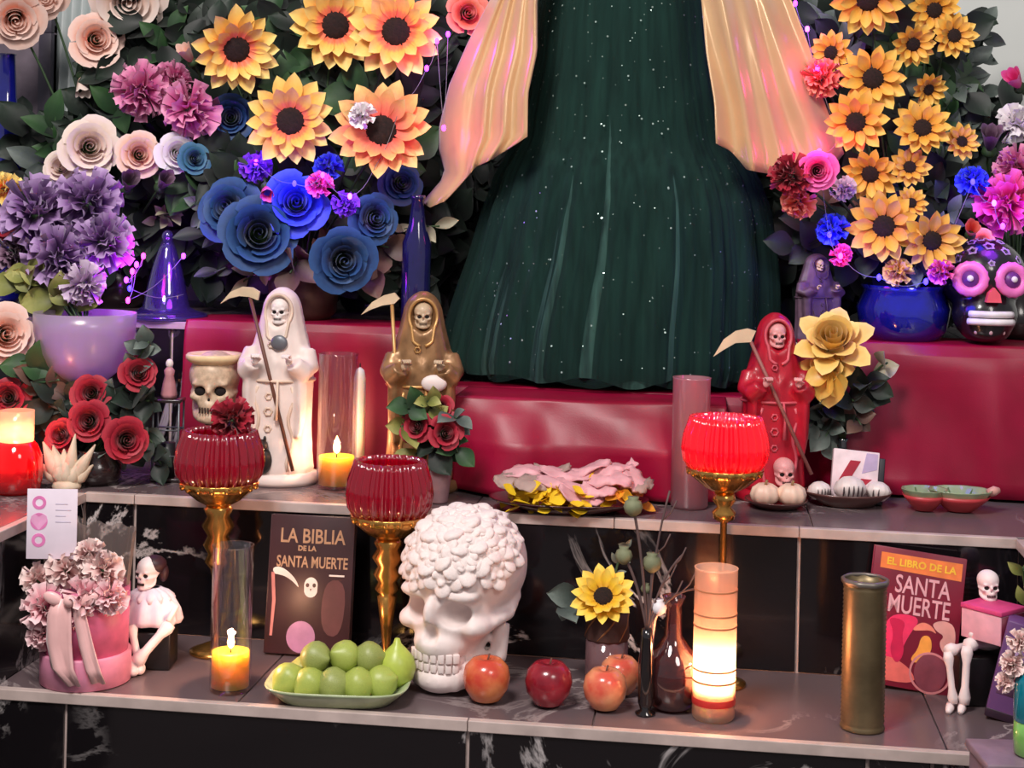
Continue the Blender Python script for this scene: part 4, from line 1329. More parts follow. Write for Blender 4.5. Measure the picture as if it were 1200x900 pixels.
for (az, el_, s) in ((-100, 62, .20), (-60, 50, .17), (-140, 48, .17), (-95, 30, .16), (-58, 22, .15), (-132, 22, .15), (-25, 40, .15), (-165, 30, .15), (-78, 8, .13), (-110, 8, .13), (-20, 68, .17), (-150, 74, .17), (-30, 12, .13),
                     (-155, 8, .12), (90, 70, .17), (10, 50, .14), (-80, 44, .13), (-118, 42, .13), (-45, 35, .13), (-90, 82, .2), (-170, 60, .17), (-60, 72, .17), (-125, 66, .17), (20, 75, .17), (170, 50, .16), (-10, 28, .14), (180, 75, .15), (-38, 55, .15)):
    d = Vector((math.cos(R(az)) * math.cos(R(el_)), math.sin(R(az)) * math.cos(R(el_)), math.sin(R(el_))))
    p = cen + Vector((d.x * rad3.x, d.y * rad3.y, d.z * rad3.z))
    nrm = Vector((d.x / rad3.x, d.y / rad3.y, d.z / rad3.z)).normalized()
    obj('carved_flower', CF, plaster, skl, Matrix.Translation(p - nrm * .006) @ orient(nrm, rs.uniform(0, 6)) @ Matrix.Scale(s * H * .92, 4))

# black sugar skull with pink ringed eyes
P = Vector((at_y(1149, 408, .72).x, .715, ZC + .008))
u = upx(P)
H = 126 * u
ss = root('sugar_skull', 'black painted skull with pink ringed eyes and white teeth stripes', 'skull', P, YAW - R(4))
obj('skull', fuse('skull', [ell((0, .05, .62), (.40, .42, .37), 24, 16), ell((0, -.1, .27), (.30, .30, .26)), ell((0, -.14, .14), (.24, .24, .14))], [], .03, 3), mat('black_lacquer', (26, 20, 24), .25, coat=.6), ss, Matrix.Scale(H, 4))
ringm, pinkm, vio, whitem = mat('pink_ring', (246, 120, 196), .4), mat('pink_nose', (244, 92, 110), .45), mat('violet_iris', (110, 50, 130), .4), mat('white_paint', (240, 232, 236), .5)
for s in (-1, 1):
    m = Matrix.Translation(Vector((s * .185, -.325, .60)) * H) @ Matrix.Rotation(R(90 - 8), 4, 'X') @ Matrix.Rotation(R(s * 14), 4, 'Y')
    e = obj('eye_ring', MB().add(lathe([(.065, 0), (.10, .04), (.155, .03), (.165, 0), (.15, -.04), (.065, -.04)], 32, 14, .03, closed=True)).mesh('eye_ring', H), ringm, ss, m)
    MB().add(lathe([(.085, -.02), (.07, .03), (.01, .045)], 24)).build('iris', vio, e, H)
    MB().add(ell((0, 0, .05), (.03, .03, .02))).build('pupil', whitem, e, H)
MB().add(prism([(-.06, .395), (.075, .395), (.06, .47), (.01, .53), (-.04, .48)], -.425, -.34)).build('nose', pinkm, ss, H, smooth=False)
for zz, wd in ((.285, .19), (.215, .2)):
    pts = [(x, -.10 - math.sqrt(max(0, .31 ** 2 - x * x)) * .98, zz) for x in [wd * (i / 6 - 1) for i in range(13)]]
    MB().add(tube(pts, .031, 8)).build('teeth_stripe', whitem, ss, H)
for (az, el_, s) in ((-90, 50, .05), (-60, 40, .045), (-120, 40, .045), (-75, 70, .04), (-110, 68, .04), (-40, 25, .04), (-140, 25, .04), (-90, 20, .03), (-50, 60, .04), (-130, 58, .04)):
    d = Vector((math.cos(R(az)) * math.cos(R(el_)), math.sin(R(az)) * math.cos(R(el_)), math.sin(R(el_))))
    p = Vector((d.x * .40, d.y * .42 + .05, d.z * .37 + .62)) * H
    nr = Vector((d.x / .4, d.y / .42, d.z / .37)).normalized()
    obj('painted_scroll', MB().add(lathe([(.6, 0), (.85, .16), (1.1, 0)], 20, 5, .2)).mesh('painted_scroll', s * H), mat('grey_lilac_paint', (170, 150, 176), .5), ss, Matrix.Translation(p - nr * .0008) @ orient(nr, az))
for i in range(5):
    MB().add(ell(((i - 2) * .06, -.355 + abs(i - 2) * .02, .12), (.022, .02, .026), 8, 6)).build('painted_dot', mat('pink_grey_paint', (200, 160, 170), .5), ss, H)

# skull goblet
P, u = spot(243, 566, ZB, 26)
gb = root('skull_goblet', 'goblet shaped as a grimacing skull with a cream disc rim', 'goblet', P)
horn = mat('ivory_resin', (206, 178, 150), .45, var=.25, scale=14)
MB().add(lathe([(24, 0), (24, 4), (8, 10), (7, 60), (14, 72), (.01, 72)], 28)).build('stem', mat('dark_maroon', (70, 14, 26), .4), gb, u)
H = 84 * u
small_skull('skull_cup', H, gb, Matrix.Translation((0, 0, 66 * u)), horn)
MB().add(lathe([(20, 132), (30, 138), (33, 141), (33, 145), (31, 147), (27, 145), (18, 140), (.01, 139)], 36)).build('rim', mat('cream_rim', (236, 208, 160), .4), gb, u)
V['s1'] = Vector(S1[1]) + Vector((0, 0, 240 * S1[2]))
ruffled(272, 492, 26, S1[1].y - .01, (.1, .3), 'crimson', V['s1'] + Vector((.01, 0, 0)), 'dark red ruffled bloom resting in the red bowl by the goblet', None)

# ------------------------------------------------------------------ robed statues
VEIL = [(0.0, .165, .15), (.03, .175, .155), (.10, .168, .15), (.25, .16, .14), (.40, .163, .135), (.52, .165, .13), (.62, .155, .12), (.70, .138, .112), (.78, .118, .104), (.85, .103, .10), (.90, .094, .095), (.94, .078, .084), (.97, .052, .06), (.99, .02, .025)]
def robe_mesh():
    n = 44
    ad = [loft(VEIL, n, 13, .035)]
    for s in (-1, 1):
        ad.append(tube([(s * .13, -.03, .66), (s * .155, -.06, .57), (s * .135, -.12, .55), (s * .10, -.155, .60)], [.05, .055, .058, .046], 12))
        ad.append(loft([(.20, .012, .03, s * .125, -.12), (.3, .03, .045, s * .13, -.10), (.45, .034, .05, s * .132, -.10), (.56, .03, .045, s * .13, -.10)], 14, 5, .12))
    su = [ell((0, -.11, .868), (.066, .10, .088)), ell((0, -.155, .72), (.05, .06, .14))]
    return fuse('robe', ad, su, .0105, 2)
ROBE = robe_mesh()
def hand_mesh():
    ad = [ell((0, 0, 0), (.5, .3, .6))]
    for i in range(4):
        x = (i - 1.5) * .28
        ad.append(tube([(x, -.1, .3), (x * 1.1, -.35, .75), (x * 1.1, -.75, .7), (x, -.85, .35)], [.15, .14, .13, .11], 6))
    ad.append(tube([(.45, -.1, -.1), (.7, -.45, .2), (.5, -.75, .3)], [.16, .14, .11], 6))
    return fuse('hand', ad, [], .09, 1)
HAND = hand_mesh()
def robed(name, label, px, py, hpx, z, m, facem, rx=1.0, yaw=0.0, y=None, base=None, trimm=None):
    if y is None:
        P, u = spot(px, py, z, hpx * .15)
    else:
        P = Vector((at_y(px, py, y).x, y, z))
        u = upx(P)
        hpx += proj(P)[1] - py
    r = root(name, label, 'statue', P, YAW + yaw)
    H = hpx * u
    bz = 0
    if base:
        MB().add(lathe([(.19, 0), (.2, .02), (.19, .055), (.175, .06), (.01, .06)], 36), Matrix.Diagonal((rx, .9, 1, 1))).build('base', base, r, H)
        bz = .05 * H
    k = 1 - bz / H
    obj('robe', ROBE, m, r, Matrix.Translation((0, 0, bz)) @ Matrix.Diagonal((H * rx, H, H * k, 1)))
    small_skull('skull', .135 * H, r, Matrix.Translation((0, -.05 * H, bz + .795 * H * k)), facem)
    for s in (-1, 1):
        obj('hand', HAND, facem, r, Matrix.Translation((s * .085 * H * rx, -.185 * H, bz + .615 * H * k)) @ Matrix.Rotation(s * -.4, 4, 'Z') @ Matrix.Scale(.04 * H, 4))
    # cord belt and hem border
    pts = [(.170 * math.cos(a) * rx, .138 * math.sin(a), .50 * k + bz / H) for a in [2 * PI * i / 24 for i in range(25)]]
    MB().add(tube(pts, .008, 6)).build('belt_cord', trimm or m, r, H)
    MB().add(tube([(.02, -.14, .50 * k + bz / H), (.025, -.16, .4 * k + bz / H), (.02, -.165, .3 * k + bz / H)], [.007, .007, .011], 6)).build('belt_tail', trimm or m, r, H)
    pts = []
    for i in range(31):
        a = R(-170 + 340 * i / 30)
        x, zz = .068 * math.sin(a), .862 + .092 * math.cos(a) - (.06 if abs(a) > 2.2 else 0)
        rxx = lerp_tab([(q[0], q[1]) for q in VEIL], zz)
        ryy = lerp_tab([(q[0], q[2]) for q in VEIL], zz)
        yy = -ryy * math.sqrt(max(0.05, 1 - (x / rxx) ** 2))
        pts.append((x * rx, yy, zz * k + bz / H))
    MB().add(tube(pts, .0085, 6)).build('hood_edge', trimm or m, r, H)
    for s in (-1, 1):
        pts = []
        for i in range(12):
            zz = .47 - .44 * i / 11
            x = s * (.085 + .012 * math.sin(i * 1.1))
            rxx, ryy = lerp_tab([(q[0], q[1]) for q in VEIL], zz), lerp_tab([(q[0], q[2]) for q in VEIL], zz)
            pts.append((x * rx, -ryy * math.sqrt(max(.05, 1 - (x / rxx) ** 2)) * 1.02 - .003, zz * k + bz / H))
        MB().add(tube(pts, .009, 6)).build('cloak_edge', trimm or m, r, H)
    for zz, sz in ((.42, .020), (.34, .024), (.25, .020), (.69, .018)):
        ryy = lerp_tab([(q[0], q[2]) for q in VEIL], zz)
        MB().add(lathe([(.5, 0), (.75, .25), (1, 0), (.75, -.2)], 20, 6, .12, closed=True), Matrix.Translation((-.025, -ryy * 1.0 - .002, zz * k + bz / H)) @ Matrix.Rotation(R(90), 4, 'X') @ Matrix.Scale(sz, 4)).build('robe_emblem', trimm or m, r, H)
    return r, P, u, H
robe_w = mat('white_robe', (232, 214, 206), .5, var=.12, scale=8)
robe_b = mat('bronze_robe', (150, 112, 76), .35, .35, var=.45, scale=10)
robe_r = mat('red_robe', (176, 20, 44), .38, var=.25, scale=10, coat=.2)
robe_v = mat('mauve_robe', (92, 70, 88), .5, var=.25, scale=10)
wood = mat('brown_staff', (104, 62, 48), .5)
horn_b = mat('bone_blade', (214, 190, 158), .45, var=.2, scale=20)
def scythe(r, staff, y, blade, sm=wood, bm_=horn_b, rad=2.2):
    a, b = at_y(staff[0], staff[1], y), at_y(staff[2], staff[3], y - .01)
    u = upx(a)
    MB().add(tube([loc(r, a), loc(r, (a + b) / 2), loc(r, b)], rad * u, 8)).build('scythe_staff', sm, r)
    px_prism(r, blade, y - .004, .006, 'scythe_blade', bm_)
r, P, u, H = robed('robed_skeleton_statue', 'white robed skeleton statue holding a scythe', 321, 571, 230, ZB, robe_w, bone_m, 1.02, R(-6), base=robe_w, trimm=mat('ivory_trim', (222, 196, 176), .5))
scythe(r, (293, 348, 343, 552), P.y - .042, [(304, 342), (296, 337), (284, 336), (270, 342), (258, 356), (268, 350), (280, 347), (292, 348), (302, 352)])
# dark owl at its feet and a grey medallion on its chest
od = mat('black_owl', (24, 20, 22), .5)
mb = MB().add(ell((-10, -36, 30), (11, 8, 16))).add(ell((-12, -39, 47), (9, 8, 8))).add(ell((-18, -39, 55), (2, 2, 4), 8, 6)).add(ell((-7, -39, 55), (2, 2, 4), 8, 6))
mb.build('owl', od, r, u)
MB().add(ell((4, -27, 165), (10, 4, 9))).build('medallion', mat('grey_medallion', (110, 112, 118), .4, .3), r, u)
r, P, u, H = robed('robed_skeleton_statue', 'bronze coloured robed skeleton statue behind the potted roses', 489, 580, 234, ZB, robe_b, mat('bronze_bone', (196, 170, 140), .4), 1.02, R(4), base=robe_b, trimm=mat('gold_trim', (196, 150, 92), .35, .4))
scythe(r, (459, 350, 470, 560), P.y - .03, [(468, 350), (462, 343), (450, 346), (436, 354), (423, 369), (434, 363), (448, 358), (462, 356)], MATS['gold_trim'])
MB().add(ell((14, -36, 128), (15, 6, 10))).build('scroll', bone_m, r, u)
r, P, u, H = robed('robed_skeleton_statue', 'red robed skeleton statue with a long scythe', 904, 578, 214, ZB, robe_r, mat('rosy_bone', (226, 160, 160), .45), 1.02, R(4), y=.56, base=robe_r, trimm=mat('rose_trim', (206, 86, 100), .4))
scythe(r, (876, 392, 951, 556), P.y - .045, [(886, 388), (876, 385), (862, 388), (848, 398), (836, 418), (848, 410), (862, 402), (880, 401)], mat('dusty_staff', (150, 90, 84), .5))
small_skull('skull', 34 * u, r, Matrix.Translation((5 * u, -38 * u, 20 * u)), mat('rosy_bone', (226, 160, 160)))
r, P, u, H = robed('robed_skeleton_statue', 'dusky mauve hooded statue with cream face behind the gold rose', 955, 392, 96, ZC, robe_v, mat('cream_face', (226, 200, 160), .5), 1.7, R(32), y=.71)

# ------------------------------------------------------------------ fruit and dishes
def apple_prof(r):
    return [(r * .08, r * .10), (r * .3, 0), (r * .62, r * .14), (r * .92, r * .6), (r, r * 1.05), (r * .9, r * 1.5), (r * .6, r * 1.8), (r * .3, r * 1.84), (r * .08, r * 1.68), (.01, r * 1.64)]
def two_tone(name, a, b, rough=.25):
    m = mat(name, a, rough, var=.1, scale=18, coat=.5)
    nt = m.node_tree
    b_ = nt.nodes['Principled BSDF']
    cr = [n for n in nt.nodes if n.type == 'VALTORGB'][0]
    cr.color_ramp.elements[0].color, cr.color_ramp.elements[1].color = lin(a), lin(b)
    cr.color_ramp.elements[0].position, cr.color_ramp.elements[1].position = .38, .62
    return m
ap1 = two_tone('apple_orange', (206, 70, 50), (236, 140, 84))
ap2 = two_tone('apple_red', (128, 16, 34), (176, 44, 58))
ap3 = two_tone('apple_peach', (222, 90, 70), (246, 170, 120))
def apple(px, py, rp, m, label):
    P, u = spot(px, py, ZA, rp)
    r = root('apple', label, 'apple', P, group='apples in front of the skull')
    MB().add(lathe(apple_prof(rp), 32)).build('flesh', m, r, u)
    MB().add(tube([(0, 0, rp * 1.62), (1.5, 0, rp * 1.8), (3, 1, rp * 2.0)], 1.1, 6)).build('stem', wood, r, u)
apple(569, 832, 28, ap1, 'orange red apple touching the large white skull')
apple(643, 837, 28, ap2, 'dark red apple standing alone')
apple(710, 841, 26, ap3, 'peach coloured apple in front of the flower jar')
apple(728, 822, 24, ap3, 'peach coloured apple half hidden beside the jar')

# square plate of limes
P, u = spot(392, 832, ZA, 48)
pl = root('square_plate', 'square pale green plate heaped with limes', 'plate', P, YAW - R(3))
def square_ring(a, b, z, n=48, e=4.0):
    out = []
    for i in range(n):
        t = 2 * PI * i / n
        c, s = math.cos(t), math.sin(t)
        k = (abs(c) ** e + abs(s) ** e) ** (-1 / e)
        out.append((a * k * c, b * k * s, z))
    return out
rings = [square_ring(60, 42, 0), square_ring(64, 45, 1), square_ring(82, 58, 17), square_ring(84, 60, 20), square_ring(81, 57, 20), square_ring(62, 43, 5), square_ring(10, 8, 4)]
v, f = [], []
for q in rings: v += q
for j in range(len(rings) - 1):
    for i in range(48):
        k = (i + 1) % 48
        f.append((j * 48 + i, j * 48 + k, j * 48 + 48 + k, j * 48 + 48 + i))
f.append(tuple(reversed(range(48))))
f.append(tuple(range(6 * 48, 7 * 48)))
MB().add((v, f)).build('dish', mat('green_ceramic', (176, 190, 150), .3, coat=.4), pl, u)
lime_m = mat('lime_skin', (166, 180, 86), .35, var=.22, scale=40, bump=.1)
lime_d = mat('lime_skin_dull', (150, 160, 88), .4, var=.25, scale=30, bump=.1)
LM = MB().add(lathe([(.01, -1.12), (.12, -1.08), (.3, -.94), (.7, -.66), (.95, -.25), (1, 0), (.95, .25), (.7, .66), (.3, .94), (.12, 1.1), (.01, 1.14)], 20)).mesh('lime')
rl = random.Random(4)
for (x, y, z, s, lb) in ((-58, -12, 20, 20, 0), (-32, -24, 20, 19, 0), (-4, -26, 20, 20, 0), (24, -24, 20, 20, 0), (50, -14, 20, 20, 0), (-44, 14, 20, 20, 0), (-12, 12, 21, 21, 0), (22, 14, 21, 20, 0), (50, 18, 22, 20, 0),
                          (-28, -4, 44, 19, 1), (6, -4, 46, 19, 1), (34, 0, 44, 19, 1)):
    wp = Vector(P) + Matrix.Rotation(YAW, 3, 'Z') @ (Vector((x, y, z + 2)) * u)
    o = obj('lime', LM, lime_m if rl.random() < .6 else lime_d)
    o.location = wp
    o.rotation_euler = (rl.uniform(1.1, 1.9), 0, rl.uniform(0, 6))
    o.scale = (s * u, s * u, s * u)
    tag(o, 'green lime in the top layer of the square plate' if lb else 'green lime in the bottom layer of the square plate', 'lime', 'limes on the square plate')
wp = Vector(P) + Matrix.Rotation(YAW, 3, 'Z') @ (Vector((66, 8, 22)) * u)
o = MB().add(lathe([(.01, 0), (10, 1), (20, 10), (23, 22), (20, 34), (11, 44), (5, 50), (3, 56), (.01, 57)], 24)).build('pear', mat('pear_skin', (180, 196, 84), .35, var=.15), None, u)
o.location = wp + Vector((0, 0, -.014))
tag(o, 'pear shaped yellow green fruit at the plate edge under the gold stem', 'pear')

# plate with petals and pale pink slices
P, u = spot(668, 608, ZB, 48)
dp = root('dark_plate', 'round dark red plate under yellow petals and pink slices', 'plate', P)
MB().add(lathe([(52, 0), (56, 1), (92, 13), (94, 15), (91, 15), (56, 4), (.01, 3)], 48), Matrix.Diagonal((1, .62, 1, 1))).build('dish', mat('dark_red_glaze', (54, 10, 18), .25, coat=.5), dp, u)
pt = petal_mesh('petal', 1, .42, .3, .18, 1.0)
rp_ = random.Random(8)
yp = mat('yellow_petal', (240, 200, 40), .5, var=.12)
yo = mat('orange_petal', (236, 160, 50), .5, var=.15)
pet_root = root('petal_heap', 'heap of loose yellow petals on the dark plate', 'petals', P + Vector((0, 0, 8 * u)))
pet_root['kind'] = 'thing'
for i in range(110):
    a, q = rp_.uniform(0, 6.28), math.sqrt(rp_.uniform(0, 1))
    x, y = 82 * q * math.cos(a), 47 * q * math.sin(a)
    ax = Vector((rp_.uniform(-.8, .8), rp_.uniform(-1.2, .1), 1))
    obj('petal', pt, yp if x < 30 or rp_.random() < .4 else yo, pet_root, Matrix.Translation(Vector((x, y, 2 + 26 * (1 - q * .5) * rp_.random())) * u) @ orient(ax, rp_.uniform(0, 6)) @ Matrix.Scale(rp_.uniform(16, 25) * u, 4))
slm = mat('pale_pink_slice', (216, 160, 166), .55, var=.22, scale=25)
sld = mat('greyish_slice', (164, 138, 130), .6, var=.3, scale=20)
for i, (x, y, z, ln, wd, az, tl, gr) in enumerate(((-66, -8, 36, 44, 15, 15, 8, 1), (-40, -24, 33, 50, 13, 20, 12, 1), (-48, 14, 42, 60, 14, 5, -4, 0), (-8, -22, 34, 62, 12, -6, 4, 0), (-2, 4, 44, 66, 13, 3, 0, 0), (14, -36, 25, 58, 15, 18, 14, 0), (22, 20, 48, 56, 16, -12, -8, 0),
                                                 (46, -14, 40, 56, 15, -20, 6, 0), (50, 12, 47, 50, 14, 25, -8, 0), (72, -4, 40, 40, 14, -35, 14, 0), (66, 22, 50, 30, 10, 50, -25, 0), (-20, 26, 45, 44, 13, -15, -4, 1), (34, -30, 30, 40, 11, -14, 14, 0), (84, -10, 32, 26, 12, -55, 20, 1))):
    mb = MB()
    nn, mm = 12, 6
    for a in range(nn + 1):
        t = a / nn * 2 - 1
        ww = 2.3 * wd * math.sqrt(max(.05, 1 - t ** 4)) * (1 + .15 * math.sin(a * 1.7 + i))
        for b in range(mm + 1):
            s = b / mm * 2 - 1
            mb.v.append((t * ln * .5, s * ww * .5, 4 * math.sin(t * 2.4 + i) - 3.5 * s * s + 2.2 * math.sin(s * 5 + a * .7)))
    for a in range(nn):
        for b in range(mm):
            k = a * (mm + 1) + b
            mb.f.append((k, k + mm + 1, k + mm + 2, k + 1))
    o = mb.build('pink_slice', sld if gr else slm, None, u)
    o.modifiers.new('t', 'SOLIDIFY').thickness = 2 * u
    o.location = Vector(P) + Matrix.Rotation(YAW, 3, 'Z') @ (Vector((x, y * .75, z + 2)) * u)
    o.rotation_euler = (R(tl + 12), R(tl), R(az) + YAW)
    tag(o, 'greyish thin curled slice lying on the yellow petals' if gr else 'pale pink thin curled slice lying on the yellow petals', 'slice', 'curled slices on the petal plate')

# dish of striped shells, card with red stripes, leaf dish, cream gourds
P, u = spot(1000, 599, ZB, 32)
sd_ = root('shell_dish', 'shallow dark dish holding white striped shells', 'dish', P)
MB().add(lathe([(26, 0), (30, 1), (50, 14), (52, 17), (49, 16), (28, 4), (.01, 3)], 40), Matrix.Diagonal((1, .7, 1, 1))).build('dish', mat('brown_glaze', (88, 54, 50), .3, coat=.4), sd_, u)
shm = mat('shell_white', (232, 220, 216), .4, var=.1)
shs = mat('shell_stripe', (60, 44, 48), .5)
for i, (x, y, s, az, lb) in enumerate(((-34, -4, 14, .3, 'white shell with fine dark stripes under the striped box'), (0, -12, 19, 0, 'largest white shell with dark stripes in the dish'), (34, -6, 15, -.4, 'white shell with two dark slits beside the box'), (10, 14, 14, .2, 'small white shell behind the largest shell'))):
    wp = Vector(P) + Matrix.Rotation(YAW, 3, 'Z') @ (Vector((x, y, 5 + s * .8)) * u)
    r = root('sea_shell', lb, 'shell', wp, YAW + az, 'striped shells')
    MB().add(lathe([(.01, -.75), (.55, -.6), (.95, -.15), (1, .1), (.8, .5), (.4, .78), (.01, .85)], 40, 14, .03), Matrix.Rotation(R(-20), 4, 'X')).build('shell', shm, r, s * u)
    for k in range(5 if i != 2 else 2):
        x_ = (k - 2) * .28 if i != 2 else (k - .5) * .4
        pts = [(x_ + .08 * q, -math.sqrt(max(.01, 1.01 - x_ * x_ - q * q * .9)) * .99 if False else -1.0 * math.sqrt(max(.02, 1 - x_ * x_ - (q * .95) ** 2)) - .015, q * .8) for q in (-.5, -.25, 0, .25, .5)]
        MB().add(tube(pts, [.02, .045, .055, .045, .02], 6)).build('stripe', shs, r, s * u)
P = Vector((at_y(1000, 562, .54).x, .54, ZB + .002))
u = upx(P)
cb = root('striped_box', 'small white carton with slanting crimson stripes', 'box', P + Vector((0, 0, .022)), YAW - R(8))
cb.rotation_euler = (R(-12), R(4), YAW - R(8))
MB().add(box(-26, 27, -6, 10, -14, 46, 1)).build('carton', mat('carton_white', (236, 214, 220), .5), cb, u)
for a in (-20, 6):
    MB().add(prism([(a, 6), (a + 12, 6), (a + 26, 34), (a + 14, 34)] if a < 0 else [(a - 14, 0), (a, 0), (a + 14, 14), (a + 2, 14)], -6.6, -6)).build('stripe', mat('carton_stripe', (168, 20, 50), .5), cb, u, smooth=False)
MB().add(prism([(8, 20), (25, 26), (25, 44), (12, 44)], -6.5, -6)).build('corner_print', mat('carton_blue', (190, 170, 206), .5), cb, u, smooth=False)
MB().add(box(27.2, 34, -5, 10, -14, 40, 1)).build('side_flap', mat('carton_dark', (30, 22, 34), .5), cb, u)

P, u = spot(1116, 606, ZB, 32)
ld = root('leaf_dish', 'pale green leaf shaped double dish with red underside', 'dish', P)
for cx, rx, ry, az in ((-24, 26, 24, .2), (18, 36, 28, -.1)):
    MB().add(lathe([(.35, 0), (.4, .0), (.8, .5), (1.0, .95), (1.03, 1.0), (.96, .98), (.75, .6), (.01, .2)], 40, 10, .03), Matrix.Translation((cx, 0, 2)) @ Matrix.Diagonal((rx, ry, 24, 1))).build('lobe', mat('pale_green_glaze', (148, 166, 128), .3, var=.25, scale=14, coat=.4), ld, u)
    MB().add(lathe([(.3, -.06), (.42, -.04), (.86, .5), (.98, .72), (.3, .0)], 40), Matrix.Translation((cx, 0, 2)) @ Matrix.Diagonal((rx, ry, 24, 1))).build('underside', mat('red_underside', (190, 60, 66), .4), ld, u)
    for k in range(7):
        a = 2 * PI * k / 7
        MB().add(tube([(cx + rx * .1 * math.cos(a), ry * .1 * math.sin(a), 8), (cx + rx * .6 * math.cos(a), ry * .6 * math.sin(a), 13), (cx + rx * .92 * math.cos(a), ry * .92 * math.sin(a), 23)], 1, 5)).build('vein', mat('vein_green', (96, 120, 84), .4), ld, u)
MB().add(tube([(50, 0, 22), (58, 0, 25), (64, 0, 26)], [5, 6, 3], 8)).build('stalk', mat('stalk_pink', (206, 150, 140), .5), ld, u)
P, u = spot(914, 600, ZB, 26)
gd = root('gourd_dish', 'shallow dark dish holding two cream gourds', 'dish', P)
MB().add(lathe([(20, 0), (24, 1), (36, 8), (37, 10), (34, 9), (20, 3), (.01, 3)], 32)).build('dish', MATS['brown_glaze'], gd, u)
for x, s, lb in ((-14, 17, 'ribbed cream gourd below the red statue, nearer the red bowl'), (17, 17, 'ribbed cream gourd below the scythe staff foot')):
    wp = Vector(P) + Matrix.Rotation(YAW, 3, 'Z') @ (Vector((x, -4, 4)) * u)
    r = root('gourd', lb, 'gourd', wp, group='cream gourds')
    MB().add(lathe([(.1, .05), (.5, 0), (.9, .3), (1, .7), (.85, 1.15), (.5, 1.4), (.1, 1.3), (.01, 1.28)], 48, 8, .05)).build('flesh', mat('cream_gourd', (236, 206, 184), .45, var=.1), r, s * u)
    MB().add(tube([(0, 0, 1.25), (.06, 0, 1.5), (.14, 0, 1.65)], .09, 6)).build('stalk', mat('stalk_tan', (150, 120, 80), .6), r, s * u)

# potted red roses before the bronze statue
P, u = spot(512, 592, ZB, 15)
pr = root('rose_pot', 'small pinkish pot of dark red roses and yellow green leaves', 'pot', P)
MB().add(lathe([(11, 0), (12, 2), (16, 36), (17, 40), (14.5, 40), (13, 34), (.01, 33)], 28)).build('pot', mat('pink_grey_pot', (150, 118, 122), .5), pr, u)
vp = P + Vector((0, 0, 36 * u))
for (x, y, r_, yy, f, lb) in ((488, 500, 20, P.y - .02, (-.3, .1), 'small dark red rose nearest the yellow leaves'), (522, 508, 21, P.y - .03, (.2, .1), 'small dark red rose lowest over the pinkish pot'), (516, 478, 18, P.y + .01, (.1, .2), 'small dark red rose topmost over the pinkish pot')):
    rose(x, y, r_, yy, f, 'crimson', vp, lb, 'small roses in the pinkish pot', small=True)
for (x, y, pm, s) in ((470, 500, 'leafo', 30), (482, 540, 'leafo', 34), (535, 490, 'leafg', 26), (505, 530, 'leafd', 34), (478, 478, 'leaf', 28), (536, 530, 'leaf', 26), (500, 470, 'leafo', 24)):
    spray(x, y, P.y - .02, vp, s, pm, {'leafo': 'olive yellow', 'leafg': 'greyish', 'leafd': 'dark', 'leaf': 'green'}[pm] + ' pot leaves', 'twigs in the pinkish pot', 6, 'leaf_w', length=.06)

# red roses on the side wing
P = Vector((at_y(112, 560, .40).x, .40, ZB))
u = upx(P)
rv = root('flower_vase', 'squat dark vase holding the red roses on the wing', 'vase', P)
MB().add(lathe(jar(40, 30), 32)).build('body', ceram_dark, rv, u)
vp = P + Vector((0, 0, 36 * u))
for (x, y, r_, yy, f, lb) in ((107, 461, 23, .40, (-.1, .1), 'red rose just beneath the frosted bowl'), (104, 494, 25, .37, (-.2, .1), 'red rose between two others, facing the card'), (148, 516, 27, .36, (.2, 0), 'lowest red rose, nearest the ribbed red bowl'),
                              (162, 438, 22, .42, (.2, .3), 'red rose beside the black tile under the upper step'), (72, 510, 20, .37, (-.4, .1), 'small red rose over the pale spiky ornament'), (10, 466, 24, .40, (-.1, .1), 'dark red rose above the squat red candle')):
    rose(x, y, r_, yy, f, 'crimson', vp, lb, 'red roses on the side wing')
for (x, y, pm, s, n) in ((30, 430, 'leaf', 40, 6), (60, 470, 'leafd', 40, 8), (130, 465, 'leafg', 34, 8), (75, 480, 'leafp', 24, 6), (125, 540, 'leafg', 36, 8), (175, 470, 'leafd', 36, 8), (90, 530, 'leafd', 36, 8), (180, 520, 'leafg', 26, 8), (35, 500, 'leafd', 40, 8),
                         (175, 400, 'leafg', 24, 8), (190, 545, 'leafd', 30, 8), (45, 450, 'leafm', 36, 7), (160, 475, 'leafd', 34, 8)):
    spray(x, y, .42, vp, s, pm, {'leafg': 'grey green', 'leafd': 'dark green', 'leaf': 'green', 'leafp': 'pale beige', 'leafm': 'maroon'}[pm] + ' leaves', 'twigs among the red roses', n, 'leaf_w', length=.09)
rose(6, 392, 36, .44, (.3, .1), 'peach', vp, 'large peach pink rose leaning beside the frosted bowl', None)
# small wire lantern and a pink gowned figurine on it
P, u = spot(192, 566, ZB, 16)
wl = root('wire_lantern', 'small black wire lantern with grey frame beside the skull goblet', 'lantern', P)
wm = mat('grey_wire', (112, 116, 122), .35, .6)
MB().add(box(-17, 17, -15, 15, 0, 4, 1)).build('base', ceram_dark, wl, u)
MB().add(box(-17, 17, -15, 15, 92, 96, 1)).build('lid', ceram_dark, wl, u)
for x in (-15, 15):
    for y in (-13, 13):
        MB().add(tube([(x, y, 3), (x, y, 93)], 1.4, 6)).build('post', wm, wl, u)
for zz in (30, 60):
    MB().add(tube([(-15, -13, zz), (15, -13, zz), (15, 13, zz), (-15, 13, zz), (-15, -13, zz)], 1.1, 6)).build('hoop', wm, wl, u)
MB().add(lathe([(9, 4), (9, 44), (.01, 44)], 20)).build('candle', mat('black_wax', (28, 26, 30), .4), wl, u)
fg = root('small_figurine', 'tiny pink and grey figurine standing on the wire lantern', 'figurine', P + Vector((0, 0, 96.5 * u)))
